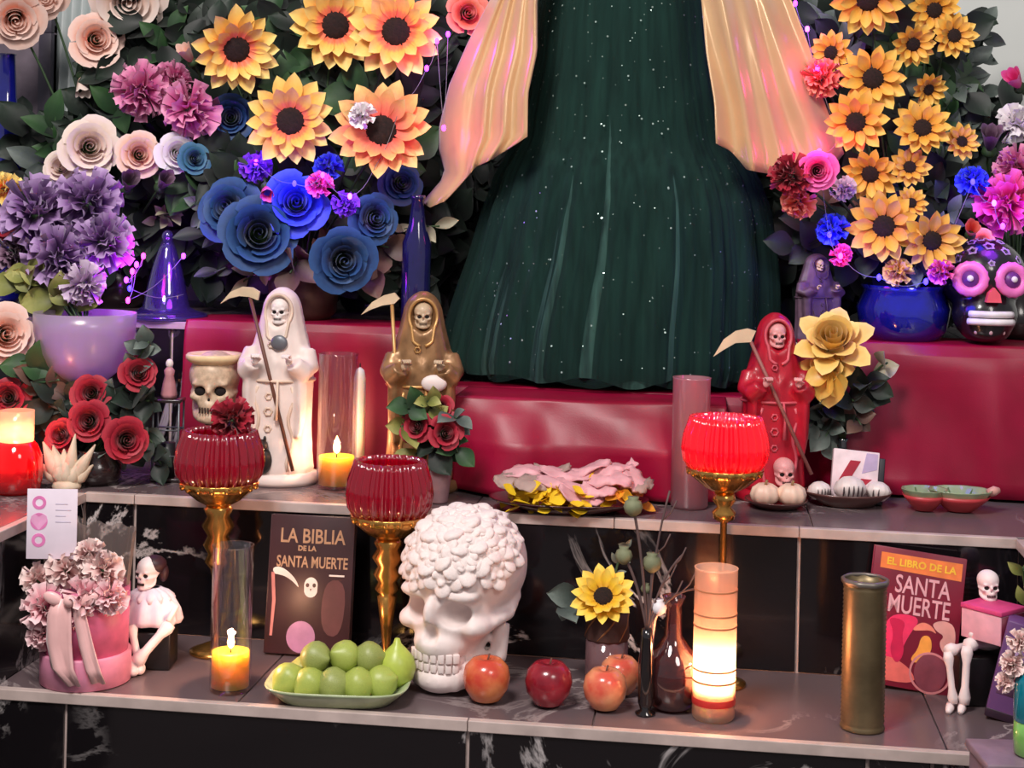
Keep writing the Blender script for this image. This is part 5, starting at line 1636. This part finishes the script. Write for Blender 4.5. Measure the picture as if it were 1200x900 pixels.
MB().add(lathe([(8, 0), (9, 4), (7, 16), (5, 26), (6, 32), (3, 36), (.01, 36)], 16, 6, .08)).build('robe', mat('dusty_pink', (190, 130, 138), .5), fg, u)
MB().add(ell((0, 0, 40), (4.5, 4.5, 5.5))).build('head', bone_m, fg, u)

# gold satin rose in a slim vase beside the red statue
P = Vector((at_y(987, 560, .585).x, .585, ZB + .001))
u = upx(P)
gv = root('flower_vase', 'slim smoky bud vase holding the gold satin rose', 'vase', P)
MB().add(lathe([(11, 0), (13, 4), (13, 30), (6, 52), (5, 66), (7, 70), (5, 70), (4, 60), (.01, 50)], 24)).build('body', smoky, gv, u)
vp = P + Vector((0, 0, 66 * u))
gr_ = rose(976, 398, 46, P.y - .03, (-.05, .75), 'gold', vp, 'large gold satin rose with pointed petals', 'gold satin flowers', pointed=True)
gr2 = rose(968, 432, 30, P.y - .035, (-.1, -.15), 'gold', vp, 'smaller gold satin bloom hanging below the large gold rose', 'gold satin flowers', pointed=True)
Pg = at_y(972, 436, P.y - .05)
for (az, ln, fx) in ((180, 42, 0), (150, 34, .3), (205, 34, -.3), (250, 30, -.5)):
    d = (up0 * math.cos(R(az)) + rt0 * math.sin(R(az))).normalized()
    nz = ((CAM - Pg).normalized() + up0 * .2 + rt0 * fx).normalized()
    xd = d.cross(nz).normalized()
    zd = xd.cross(d)
    m = Matrix(((xd.x, d.x, zd.x, 0), (xd.y, d.y, zd.y, 0), (xd.z, d.z, zd.z, 0), (0, 0, 0, 1)))
    obj('sepal_petal', ME['leaf_w'], PM['gold'], gr2, Matrix.Translation(Pg - vp) @ m @ Matrix.Scale(ln * 1.05 * upx(Pg), 4))
for (x, y, pm, s, n) in ((1040, 425, 'leafp', 30, 2), (1020, 450, 'leafd', 34, 6), (960, 480, 'leafd', 34, 7), (945, 500, 'leafg', 26, 6), (1000, 470, 'leafd', 30, 6), (965, 520, 'leafg', 28, 6), (1010, 500, 'leafm', 28, 5)):
    spray(x, y, P.y - .01, vp, s, pm, {'leafg': 'grey green', 'leafd': 'dark green', 'leafp': 'pale grey', 'leafm': 'maroon'}[pm] + ' leaves', 'twigs around the gold satin rose', n, 'leaf_w', length=.06)

# ------------------------------------------------------------------ books
def book(label, px, py, w, h, th, m, pages, rot, dy=0.0):
    P, u = spot(px, py, ZA, th)
    P = P + Vector((0, dy, .001))
    r = root('book', label, 'book', P)
    r.rotation_euler = rot
    MB().add(box(-w / 2, w / 2, -th, -th + 1.6, 0, h, .4)).build('front_cover', m, r, u)
    MB().add(box(-w / 2 + 2, w / 2 - 2.5, -th + 1.7, -1.7, 2, h - 2, .3)).build('pages', pages, r, u)
    MB().add(box(-w / 2, w / 2, -1.6, 0, 0, h, .4)).build('back_cover', m, r, u)
    MB().add(box(-w / 2 - 1.6, -w / 2, -th, 0, 0, h, .4)).build('spine', m, r, u)
    return r, u
def letter(r, u, body, x, z, size, y, m, wide=1.0, name='lettering', bold=.35):
    me = text_mesh(body, size * u, .15 * u, wide, bold * u)
    return obj(name, me, m, r, Matrix.Translation((x * u, (y - .25) * u, z * u)) @ Matrix.Rotation(R(90), 4, 'X'))
paper = mat('paper', (222, 206, 196), .7, var=.08, scale=60)
bk1 = mat('brown_cover', (58, 34, 38), .38, var=.35, scale=9)
r, u = book('dark brown book with skull and scythe on its cover', 363, 768, 99, 158, 13, bk1, paper, (R(-8), 0, R(1)), -.014)
tan = mat('tan_print_ink', (176, 138, 108), .5)
ivory = mat('ivory_print', (232, 218, 210), .5)
letter(r, u, 'LA BIBLIA', 0, 127, 23, -13, tan, .8)
letter(r, u, 'DE LA', -6, 118, 8, -13, tan)
letter(r, u, 'SANTA MUERTE', 1, 99, 18, -13, tan, .66)
def round_poly(p, n=2):
    for _ in range(n):
        q = []
        for a, b in zip(p, p[1:] + p[:1]):
            q += [(a[0] * .75 + b[0] * .25, a[1] * .75 + b[1] * .25), (a[0] * .25 + b[0] * .75, a[1] * .25 + b[1] * .75)]
        p = q
    return p
def flat(r, u, poly, y, m, name, th=.35):
    if name in ('figure_print', 'ground_print', 'robe_print', 'scythe_print'): poly = round_poly(poly)
    return MB().add(prism(poly, y - th, y)).build(name, m, r, u, smooth=False)
arc = [(-46, 96), (-40, 99), (-30, 96), (-18, 86), (-12, 74), (-20, 82), (-30, 88), (-40, 90), (-43, 90)]
flat(r, u, list(reversed(arc)), -13, ivory, 'scythe_print')
flat(r, u, [(-47, 92), (-43, 92), (-40, 60), (-42, 20), (-45, 20), (-44, 60)], -13, mat('rosy_print', (190, 120, 116), .5), 'scythe_handle_print')
flat(r, u, [(8 * math.cos(a) + 1, 9 * math.sin(a) + 79 - (5 if math.sin(a) < -.3 else 0)) for a in [2 * PI * i / 20 for i in range(20)]], -13, ivory, 'skull_print')
for x in (-3, 5):
    flat(r, u, [(x + 2.1 * math.cos(a), 79 + 2.4 * math.sin(a)) for a in [2 * PI * i / 10 for i in range(10)]], -13.4, bk1, 'eye_print')
flat(r, u, [(-1 + 2, 72), (0, 75), (2, 75)], -13.4, bk1, 'nose_print')
flat(r, u, [(22, 90), (40, 90), (40, 92), (22, 92)], -13, ivory, 'small_print')
flat(r, u, [(17 * math.cos(a) - 8, 18 * math.sin(a) + 20) for a in [2 * PI * i / 28 for i in range(28)]], -13, mat('lilac_globe', (170, 120, 160), .4), 'globe_print')
flat(r, u, [(14, 26), (40, 20), (44, 86), (16, 86)], -13, mat('maroon_print', (86, 46, 50), .5), 'robe_print')
bk2 = mat('crimson_cover', (122, 26, 50), .35, var=.25, scale=8)
r, u = book('crimson book with an orange title banner propped beside the tin', 1063, 806, 104, 156, 12, bk2, paper, (R(-9), R(5), YAW - R(14)), -.02)
flat(r, u, [(-44, 132), (48, 130), (48, 150), (-44, 150)], -12, mat('orange_banner', (236, 130, 70), .45), 'banner_print')
letter(r, u, 'EL LIBRO DE LA', 2, 137, 11.5, -12.4, mat('yellow_print', (246, 196, 60), .45), .98)
pl_ = mat('pale_pink_print', (226, 170, 180), .45)
letter(r, u, 'SANTA', 6, 107, 29, -12, pl_, .68)
letter(r, u, 'MUERTE', 4, 84, 29, -12, pl_, .66)
flat(r, u, [(-26, 80), (-8, 84), (8, 80), (-4, 60), (-14, 30), (-30, 20), (-36, 40), (-34, 62)], -12, mat('hot_pink_print', (232, 50, 100), .45), 'figure_print')
flat(r, u, [(10, 62), (20, 64), (24, 50), (18, 36), (6, 30), (0, 34), (8, 46)], -12.3, mat('amber_print', (240, 160, 70), .45), 'figure_print')
flat(r, u, [(20, 78), (34, 84), (48, 78), (48, 44), (36, 46), (30, 58), (36, 66), (26, 70)], -12.2, mat('blush_print', (232, 170, 164), .45), 'figure_print')
flat(r, u, [(18 * math.cos(a) + 24, 22 * math.sin(a) + 22) for a in [2 * PI * i / 24 for i in range(24)]], -12.5, mat('plum_print', (128, 60, 76), .45), 'globe_print')
MB().add(lathe([(21, -.1), (21, .3), (23.5, .3), (23.5, -.1)], 32, closed=True), Matrix.Translation((24, -12.6, 22)) @ Matrix.Rotation(R(90), 4, 'X')).build('globe_ring_print', mat('rose_ring_print', (206, 130, 136), .5), r, u, smooth=False)
flat(r, u, [(-30, 78), (-20, 60), (-24, 40), (-14, 24), (-6, 40), (-12, 60), (-8, 76)], -12.32, mat('deep_pink_print', (196, 24, 76), .45), 'figure_print')
flat(r, u, [(-2, 66), (8, 78), (20, 76), (28, 66), (20, 70), (10, 68)], -12.4, mat('peach_print', (240, 140, 120), .45), 'figure_print')
flat(r, u, [(-46, 30), (-20, 34), (4, 22), (10, 6), (-46, 6)], -12.15, mat('coral_print', (226, 110, 104), .45), 'ground_print')
flat(r, u, [(-44, 66), (-34, 66), (-34, 76), (-44, 76)], -12.2, ivory, 'label_print')

# ------------------------------------------------------------------ ribbed metal tin
P, u = spot(1016, 862, ZA, 25)
tn = root('metal_tin', 'tall ribbed brass coloured metal tin, empty and dark rimmed', 'tin', P)
prof = [(25, 0), (26, 2), (25, 5)]
z = 8
while z < 164:
    prof += [(24.2, z), (25.4, z + 2.4)]
    z += 5
prof += [(24.8, 166), (26.4, 169), (26.4, 173), (24, 173), (23.4, 160), (23.4, 20), (.01, 18)]
MB().add(lathe(prof, 48)).build('body', mat('old_brass', (124, 108, 80), .4, .6, var=.3, scale=16), tn, u)
MB().add(lathe([(25.4, 169), (27.4, 170), (27.6, 174), (25, 176), (23.2, 174)], 40, 9, .02, closed=True)).build('rim', mat('grey_rim', (132, 124, 116), .4, .6), tn, u)

# ------------------------------------------------------------------ flower jar, dried stems, jug
P, u = spot(711, 815, ZA, 26)
P = P + Vector((0, .012, 0))
fj = root('flower_jar', 'pinkish glass jar with dark woven collar holding one sunflower', 'jar', P)
MB().add(lathe([(23, 0), (25, 3), (25, 58), (23.4, 58), (23.4, 5), (.01, 4)], 36)).build('glass', thin_glass('rosy_glass', (226, 190, 196), .08, .42, (206, 160, 166), .06), fj, u)
MB().add(lathe([(25.6, 56), (26.2, 58), (25, 72), (24, 88), (21.5, 88), (22.5, 72), (23.5, 57)], 48, 12, .02)).build('collar', mat('woven_brown', (74, 46, 40), .7, var=.4, scale=30, bump=.6), fj, u)
for k in range(6):
    a = 2 * PI * k / 6
    MB().add(tube([(26 * math.cos(a), 26 * math.sin(a), 58), (25.4 * math.cos(a + .5), 25.4 * math.sin(a + .5), 72), (24.6 * math.cos(a + 1), 24.6 * math.sin(a + 1), 87)], 1.1, 5)).build('twine', mat('rope_tan', (150, 100, 60), .8), fj, u)
vp = P + Vector((0, 0, 84 * u))
sunflower(707, 699, 37, P.y - .02, (-.1, .55), 'sunB', vp, 'single bright yellow sunflower in the woven collared jar', None)
spray(652, 718, P.y - .005, vp, 34, 'leafg', 'grey leaf twig reaching from the woven collared jar', None, 4, 'leaf_w', length=.05)
spray(735, 640, P.y + .03, vp, 16, 'leafg', 'thin twig rising behind the single sunflower', None, 5, 'leaf', length=.08)
P, u = spot(757, 841, ZA, 11)
dv = root('bud_vase', 'slim black bud vase on a small foot between apples and jug', 'vase', P)
MB().add(lathe([(12, 0), (12, 2), (6, 5), (9, 14), (10, 50), (7, 90), (6, 100), (4.5, 100), (5, 86), (.01, 60)], 24)).build('body', mat('black_glass', (22, 16, 18), .08, coat=1), dv, u)
pod = mat('seed_pod', (118, 122, 92), .7, var=.25)
dstem = mat('dry_stem', (92, 70, 68), .7)
vp = P + Vector((0, 0, 96 * u))
for (x, y, r_, lb) in ((742, 594, 11, 'dried stem with a round grey pod, the tallest'), (731, 651, 10, 'dried stem with a round pod above the single sunflower'), (764, 660, 11, 'dried stem with a brown seed head'), (772, 712, 9, 'short dried stem with a whitish round head'), (757, 690, 6, 'short dried stem with a small brown bud')):
    w_ = at_y(x, y, P.y + .01)
    r = root('dried_poppy', lb, 'dried flower', vp, 0, 'dried stems in the black bud vase')
    MB().add(tube(bez((0, 0, 0), (w_ - vp) * .5 + Vector((.004, 0, .02)), w_ - vp, 8), .0022, 6)).build('stem', dstem, r)
    ru = r_ * upx(w_)
    MB().add(lathe([(.3, -1), (.8, -.6), (1, 0), (.8, .6), (.5, .8), (.6, 1.1), (.01, 1.05)], 16, 8, .05), Matrix.Translation(w_ - vp) @ Matrix.Scale(ru, 4)).build('pod', pod if y != 712 else whitem, r)
for (x, y) in ((785, 575), (800, 650), (815, 690)):
    w_ = at_y(x, y, P.y + .02)
    r = root('dried_twig', 'bare thin grey twig spreading from the black bud vase', 'twig', vp, 0, 'bare twigs in the black bud vase')
    q = bez((0, 0, 0), (w_ - vp) * .45 + Vector((-.006, 0, .03)), w_ - vp, 8)
    MB().add(tube(q, .0016, 5)).build('stem', dstem, r)
    for k in (4, 6):
        MB().add(tube([q[k], q[k] + Vector((.012, 0, .012)), q[k] + Vector((.02, 0, .03))], .0011, 5)).build('side_twig', dstem, r)
P, u = spot(790, 840, ZA, 28)
jg = root('glass_jug', 'round bellied glass jug with pale handle behind the milky candle', 'jug', P)
brg = thin_glass('brown_glass', (196, 140, 140), .04, .25, (130, 76, 80), .09)
MB().add(lathe([(17, 0), (25, 5), (32, 22), (34, 42), (30, 60), (18, 74), (10, 86), (9, 120), (14, 132), (12.6, 132), (7.6, 120), (8.6, 86), (16.5, 73), (28, 59), (32, 42), (30, 23), (23, 7), (.01, 5)], 36)).build('body', brg, jg, u)
MB().add(lathe([(22, 8), (29, 24), (31, 40), (.01, 40)], 32)).build('liquid', mat('amber_liquid', (96, 44, 46), .1, coat=.5), jg, u)
MB().add(tube([(-10, 0, 122), (-18, -2, 120), (-24, -3, 104), (-26, -3, 84), (-27, -3, 62), (-25, -2, 50)], [3.4, 3.6, 3.6, 3.4, 3.2, 3], 8)).build('handle', mat('pale_handle', (222, 176, 164), .3), jg, u)

# ------------------------------------------------------------------ pink gift pot, its card, spiky ornament
P, u = spot(86, 812, ZA, 50)
gp = root('gift_pot', 'pink round gift box with satin bow and flowers', 'gift box', P)
MB().add(lathe([(50, 0), (52, 1), (52, 34), (51, 36), (.01, 36)], 48)).build('lower_band', mat('light_pink_card', (218, 140, 170), .5), gp, u)
MB().add(lathe([(48, 34), (49, 112), (46, 112), (45, 104), (.01, 104)], 48)).build('body', mat('rose_pink_card', (206, 104, 144), .5), gp, u)
rib = mat('peach_satin', (246, 192, 190), .35, var=.12, scale=14, sheen=.3)
def ribbon(pts, wdt, name, parent, u, th=1.0):
    mb = MB()
    pts = [Vector(p) for p in pts]
    for i, p in enumerate(pts):
        ww = wdt[i] if hasattr(wdt, '__len__') else wdt
        for s in (-1, -.66, -.33, 0, .33, .66, 1):
            mb.v.append(tuple(p + Vector((s * ww / 2, -3.0 * math.cos(s * 4.2 + i * .8), 0))))
    for i in range(len(pts) - 1):
        for k in range(6):
            a = i * 7 + k
            mb.f.append((a, a + 1, a + 8, a + 7))
    o = mb.build(name, rib, parent, u)
    o.modifiers.new('t', 'SOLIDIFY').thickness = th * u
    return o
ribbon([(-14, -53, 108), (-16, -56, 90), (-15, -57, 60), (-10, -57, 30), (4, -57, 10)], [20, 28, 30, 26, 14], 'ribbon_tail', gp, u)
ribbon([(2, -53, 106), (8, -55, 85), (16, -56, 55), (24, -55, 28), (30, -52, 12)], [12, 16, 18, 18, 16], 'ribbon_tail', gp, u)
MB().add(ell((-4, -56, 106), (8, 7, 7))).build('bow_knot', rib, gp, u)
for s in (-1, 1):
    MB().add(ell((s * 20 - 4, -54, 108), (12, 4, 7), 16, 10, Matrix.Rotation(s * R(-24), 3, 'Y'))).build('bow_loop', rib, gp, u)
tul = thin_glass('grey_tulle', (230, 222, 216), .5, .35, (190, 178, 170), 0.0)
mb = MB()
for i in range(25):
    a = R(-10 + 200 * i / 24)
    for j in range(5):
        k = 46 + 8 * j / 4 + 2.5 * math.sin(i * 2.1)
        mb.v.append((k * math.cos(a), k * .8 * math.sin(a), 100 + 74 * j / 4 + 3 * math.sin(i * 1.7) * j / 4))
for i in range(24):
    for j in range(4):
        a = i * 5 + j
        mb.f.append((a, a + 5, a + 6, a + 1))
mb.build('tulle_wrap', tul, gp, u)
vp = P + Vector((0, 0, 104 * u))
blush = petal_mat('blush_petal', [(0, (210, 124, 142)), (.6, (242, 184, 192)), (1, (252, 220, 222))])
PM['blush'] = blush
PM['beige'] = petal_mat('beige_petal', [(0, (190, 130, 130)), (.6, (234, 196, 192)), (1, (248, 226, 220))])
for (x, y, r_, f, pm, lb) in ((52, 712, 28, (-.3, 0), 'blush', 'pink paper flower hanging over the gift box edge'), (100, 700, 28, (.1, 0), 'blush', 'pink paper flower above the bow'), (78, 668, 26, (0, .3), 'beige', 'beige paper flower under the white card'), (122, 668, 26, (.2, .3), 'beige', 'beige paper flower at the tulle side'),
                              (45, 680, 22, (-.3, .3), 'beige', 'beige paper flower near the side wing'), (128, 700, 22, (.4, 0), 'blush', 'pink paper flower nearest the sitting doll'), (104, 650, 20, (0, .4), 'beige', 'topmost beige paper flower beside the card'), (50, 745, 18, (-.2, -.2), 'blush', 'pink paper bloom lowest beside the bow'), (90, 725, 20, (0, -.1), 'blush', 'pink paper flower resting on the bow knot')):
    ruffled(x, y, r_, P.y - .045 if y > 690 else P.y - .02, f, pm, vp, lb, 'paper flowers in the pink gift box', 'paper_flower', 'ruffle2')
cy = P.y - .03
pc = at_y(60, 655, cy)
cd = root('greeting_card', 'white card with pink heart print stuck above the gift box', 'card', pc, YAW + R(3))
uc = upx(pc)
MB().add(box(-29, 29, -.6, .6, 0, 82, .2)).build('sheet', mat('card_white', (240, 226, 240), .6, var=.03), cd, uc)
pkp = mat('pink_print', (232, 130, 190), .5)
for cz, rr in ((66, 8), (44, 10), (22, 8)):
    MB().add(lathe([(rr * .55, -.2), (rr * .55, .2), (rr, .2), (rr, -.2)], 24, closed=True), Matrix.Translation((-15, -.8, cz)) @ Matrix.Rotation(R(90), 4, 'X')).build('ring_print', pkp, cd, uc, smooth=False)
MB().add(prism([(-24, 44), (-15, 34), (-6, 44), (-6, 50), (-10, 53), (-15, 49), (-20, 53), (-24, 50)], -1.05, -.6)).build('heart_print', mat('pale_pink_heart', (240, 170, 212), .5), cd, uc, smooth=False)
for k, ww in enumerate((14, 18, 12, 18)):
    MB().add(box(4, 4 + ww, -.8, -.6, 64 - k * 7, 64.8 - k * 7)).build('written_line', mat('faint_ink', (190, 180, 206), .5), cd, uc)
MB().add(tube([(0, 1, 6), (2, 3, -30), (4, 6, -50)], 1.2, 6)).build('stick', wood, cd, uc)
P, u = spot(68, 578, ZB, 14)
P = P + Vector((0, .02, 0))
ag = root('spiky_ornament', 'cream spiky leaved ornament standing behind the white card', 'ornament', P)
crm = mat('cream_resin', (214, 196, 172), .55, var=.15)
MB().add(lathe([(16, 0), (17, 3), (14, 10), (.01, 10)], 24)).build('base', crm, ag, u)
for k, (dx, dz, w_) in enumerate(((-30, 54, 12), (-18, 50, 13), (-5, 46, 13), (8, 64, 9), (20, 40, 11), (32, 52, 9), (-34, 30, 9), (30, 28, 9), (0, 36, 12), (-12, 36, 12), (14, 30, 10))):
    MB().add(tube([(dx * .15, -4 if k > 7 else 0, 6), (dx * .55, -6 if k > 7 else 0, dz * .5), (dx, -2 if k > 7 else 3, dz)], [w_ * .6, w_ * .85, .8], 8)).build('leaf', crm, ag, u)

# ------------------------------------------------------------------ seated skeleton dolls
def bone(p0, p1, r0, k=1.6):
    p0, p1 = Vector(p0), Vector(p1)
    m1, m2 = p0.lerp(p1, .12), p0.lerp(p1, .88)
    return tube([p0, m1, p0.lerp(p1, .3), p0.lerp(p1, .7), m2, p1], [r0 * k * .8, r0 * k, r0, r0, r0 * k, r0 * k * .8], 8)
doll_m = mat('doll_white', (242, 226, 226), .5, var=.06)
P, u = spot(160, 792, ZA, 6)
seat_m = mat('black_block', (18, 14, 17), .45)
q = P + fw * (36 * u)
sb = root('black_block', 'black block under the white frilled skeleton doll', 'block', Vector((q.x, q.y, ZA + .0008)))
MB().add(box(-30, 34, -22, 22, 0, 44, 2)).build('block', seat_m, sb, u)
dl = root('skeleton_doll', 'white skeleton doll in frilled dress sitting cross legged', 'figurine', P)
MB().add(lathe([(34, 52), (37, 58), (34, 70), (26, 84), (15, 92), (12, 94), (.01, 94)], 60, 11, .07), Matrix.Translation((6, 32, 0)) @ Matrix.Diagonal((1, .75, 1, 1))).build('frilled_dress', mat('frill_white', (226, 214, 226), .7, var=.1, scale=30, bump=.3), dl, u)
MB().add(lathe([(16, 82), (25, 78), (27, 84), (20, 90), (10, 94), (.01, 94)], 60, 13, .1), Matrix.Translation((6, 32, 0)) @ Matrix.Diagonal((1, .8, 1, 1))).build('frilled_collar', MATS['frill_white'], dl, u)
MB().add(tube([(4, 32, 88), (3, 31, 102)], 6, 10)).build('neck', doll_m, dl, u)
small_skull('skull', 38 * u, dl, Matrix.Translation((2 * u, 30 * u, 92 * u)) @ Matrix.Rotation(R(-28), 4, 'Z'), doll_m)
MB().add(ell((8, 36, 120), (15, 15, 11))).add(ell((19, 38, 110), (6, 7, 11))).build('hair', mat('dark_hair', (54, 26, 34), .5), dl, u)
MB().add(bone((-12, 10, 54), (2, 0, 8), 4.6)).build('leg', doll_m, dl, u)
MB().add(bone((34, 14, 56), (-2, -6, 14), 5.6)).build('leg', doll_m, dl, u)
MB().add(ell((-5, -5, 12), (8, 7, 10))).add(ell((-3, -9, 6), (7, 9, 6))).build('foot', doll_m, dl, u)
MB().add(ell((4, -2, 6), (5, 10, 6))).build('foot', doll_m, dl, u)
for s in (-1, 1):
    MB().add(tube([(s * 14 + 5, 30, 84), (s * 32 + 6, 22, 72), (s * 26 + 6, 8, 60)], [5, 4.4, 3.6], 8)).build('arm', doll_m, dl, u)

P, u = spot(1122, 834, ZA, 5)
q = P + fw * (34 * u) + rt0 * (32 * u)
sb = root('black_block', 'black block under the skeleton with the pink box', 'block', Vector((q.x, q.y, ZA + .0008)))
MB().add(box(-26, 34, -22, 22, 0, 58, 2)).build('block', seat_m, sb, u)
sk = root('skeleton_doll', 'bare white skeleton sitting with a pink box on its lap', 'figurine', P)
MB().add(bone((-10, 4, 66), (-4, -2, 8), 4)).build('shin_bone', doll_m, sk, u)
MB().add(bone((12, 2, 74), (8, -4, 8), 4.6)).build('shin_bone', doll_m, sk, u)
MB().add(bone((-10, 4, 68), (34, 40, 66), 5)).build('thigh_bone', doll_m, sk, u)
MB().add(bone((12, 2, 76), (56, 34, 70), 5.4)).build('thigh_bone', doll_m, sk, u)
for x in (-6, 8):
    MB().add(tube([(x, 4, 4), (x - 4, -8, 4), (x - 8, -16, 2)], [5, 5, 3], 8)).build('foot', doll_m, sk, u)
MB().add(ell((46, 38, 70), (20, 14, 10))).build('pelvis', doll_m, sk, u)
MB().add(tube([(46, 42, 74), (47, 46, 98), (46, 42, 122)], 3.4, 8)).build('spine', doll_m, sk, u)
for k in range(5):
    zz = 92 + k * 6
    MB().add(tube([(46 + 13 * math.cos(a), 40 + 10 * math.sin(a), zz) for a in [2 * PI * i / 14 for i in range(15)]], 1.6, 6)).build('rib', doll_m, sk, u)
small_skull('skull', 36 * u, sk, Matrix.Translation((46 * u, 36 * u, 120 * u)), doll_m)
for s in (-1, 1):
    MB().add(bone((46 + s * 14, 40, 114), (46 + s * 24, 28, 92), 2.6)).build('upper_arm', doll_m, sk, u)
    MB().add(bone((46 + s * 24, 28, 92), (42 + s * 24, 4, 86), 2.4)).build('forearm', doll_m, sk, u)
wp = Vector(P) + Matrix.Rotation(YAW, 3, 'Z') @ (Vector((44, 10, 82)) * u)
pb = root('pink_box', 'small pink box with dark side resting on the skeleton lap', 'box', wp, YAW - R(52))
MB().add(box(-27, 27, -24, 24, 0, 34, 1)).build('carton', mat('blush_card', (232, 170, 186), .5), pb, u)
MB().add(box(-28, 28, -25, 25, 34.2, 40, 1)).build('lid', mat('hot_pink_card', (220, 70, 130), .5), pb, u)
MB().add(box(27.1, 27.8, -23, 23, 1, 33)).build('side_panel', mat('plum_card', (110, 26, 52), .5), pb, u)

# ------------------------------------------------------------------ things at the outer end of the lower step
P, u = spot(1180, 846, ZA, 16)
bx = root('purple_box', 'tall purple carton leaning at the outer end of the lower step', 'box', P + Vector((0, 0, .001)), YAW)
bx.rotation_euler = (0, R(12), YAW - R(20))
MB().add(box(-20, 24, -18, 18, 0, 116, 1.5)).build('carton', mat('purple_card', (112, 72, 128), .45, var=.2, scale=6), bx, u)
MB().add(box(-20.5, 24.5, -18.5, 18.5, -.2, 10, 1.0)).build('lower_band', mat('dark_plum_card', (46, 24, 44), .5), bx, u)
MB().add(box(-14, 18, -18.6, -18, 30, 90)).build('printed_panel', mat('mauve_print', (140, 104, 150), .5), bx, u)
P = Vector((at_y(1190, 880, -.12).x, -.12, ZF + .0008))
u = upx(P)
zt = (at_y(1190, 824, -.12).z - ZF) / u
gx = root('grey_stand', 'mauve grey square stand in front of the lower step', 'stand', P, YAW)
zs = (at_y(1190, 850, -.08).z - ZF) / u
MB().add(box(-42, 60, -40, 40, 0, zs - 30, 2)).build('pillar', mat('mauve_stone', (110, 92, 108), .5), gx, u)
MB().add(box(-46, 64, -44, 44, zs - 30, zs - 20, 2)).build('top', mat('mauve_stone_top', (132, 112, 126), .45), gx, u)
P2 = P + Vector((0, 0, (zs - 19.5) * u)) + rt0 * (16 * u) - fw * (10 * u)
tj = root('teal_jar', 'teal and green glass jar on the grey stand', 'jar', P2)
MB().add(lathe([(18, 0), (21, 3), (22, 22), (21, 40), (.01, 40)], 32)).build('lower_glass', mat('lime_glass', (120, 180, 90), .12, coat=1), tj, u)
MB().add(lathe([(21, 40), (22, 41), (22, 86), (18, 96), (16, 96), (15, 86), (.01, 80)], 32)).build('upper_glass', mat('teal_glass', (10, 120, 140), .1, coat=1), tj, u)
vp = P2 + Vector((0, 0, 88 * u))
for (x, y, r_, lb) in ((1186, 778, 16, 'dried beige bloom low in the teal jar'), (1196, 752, 16, 'dried beige bloom high in the teal jar'), (1178, 800, 12, 'small dried beige bloom at the teal jar rim')):
    ruffled(x, y, r_, P2.y, (0, .2), 'beige', vp, lb, 'dried blooms in the teal jar', 'dried_bloom', 'ruffle2')
spray(1199, 665, P2.y + .02, vp, 30, 'leafo', 'bright olive twig rising from the teal jar', None, 6, 'leaf', length=.1)
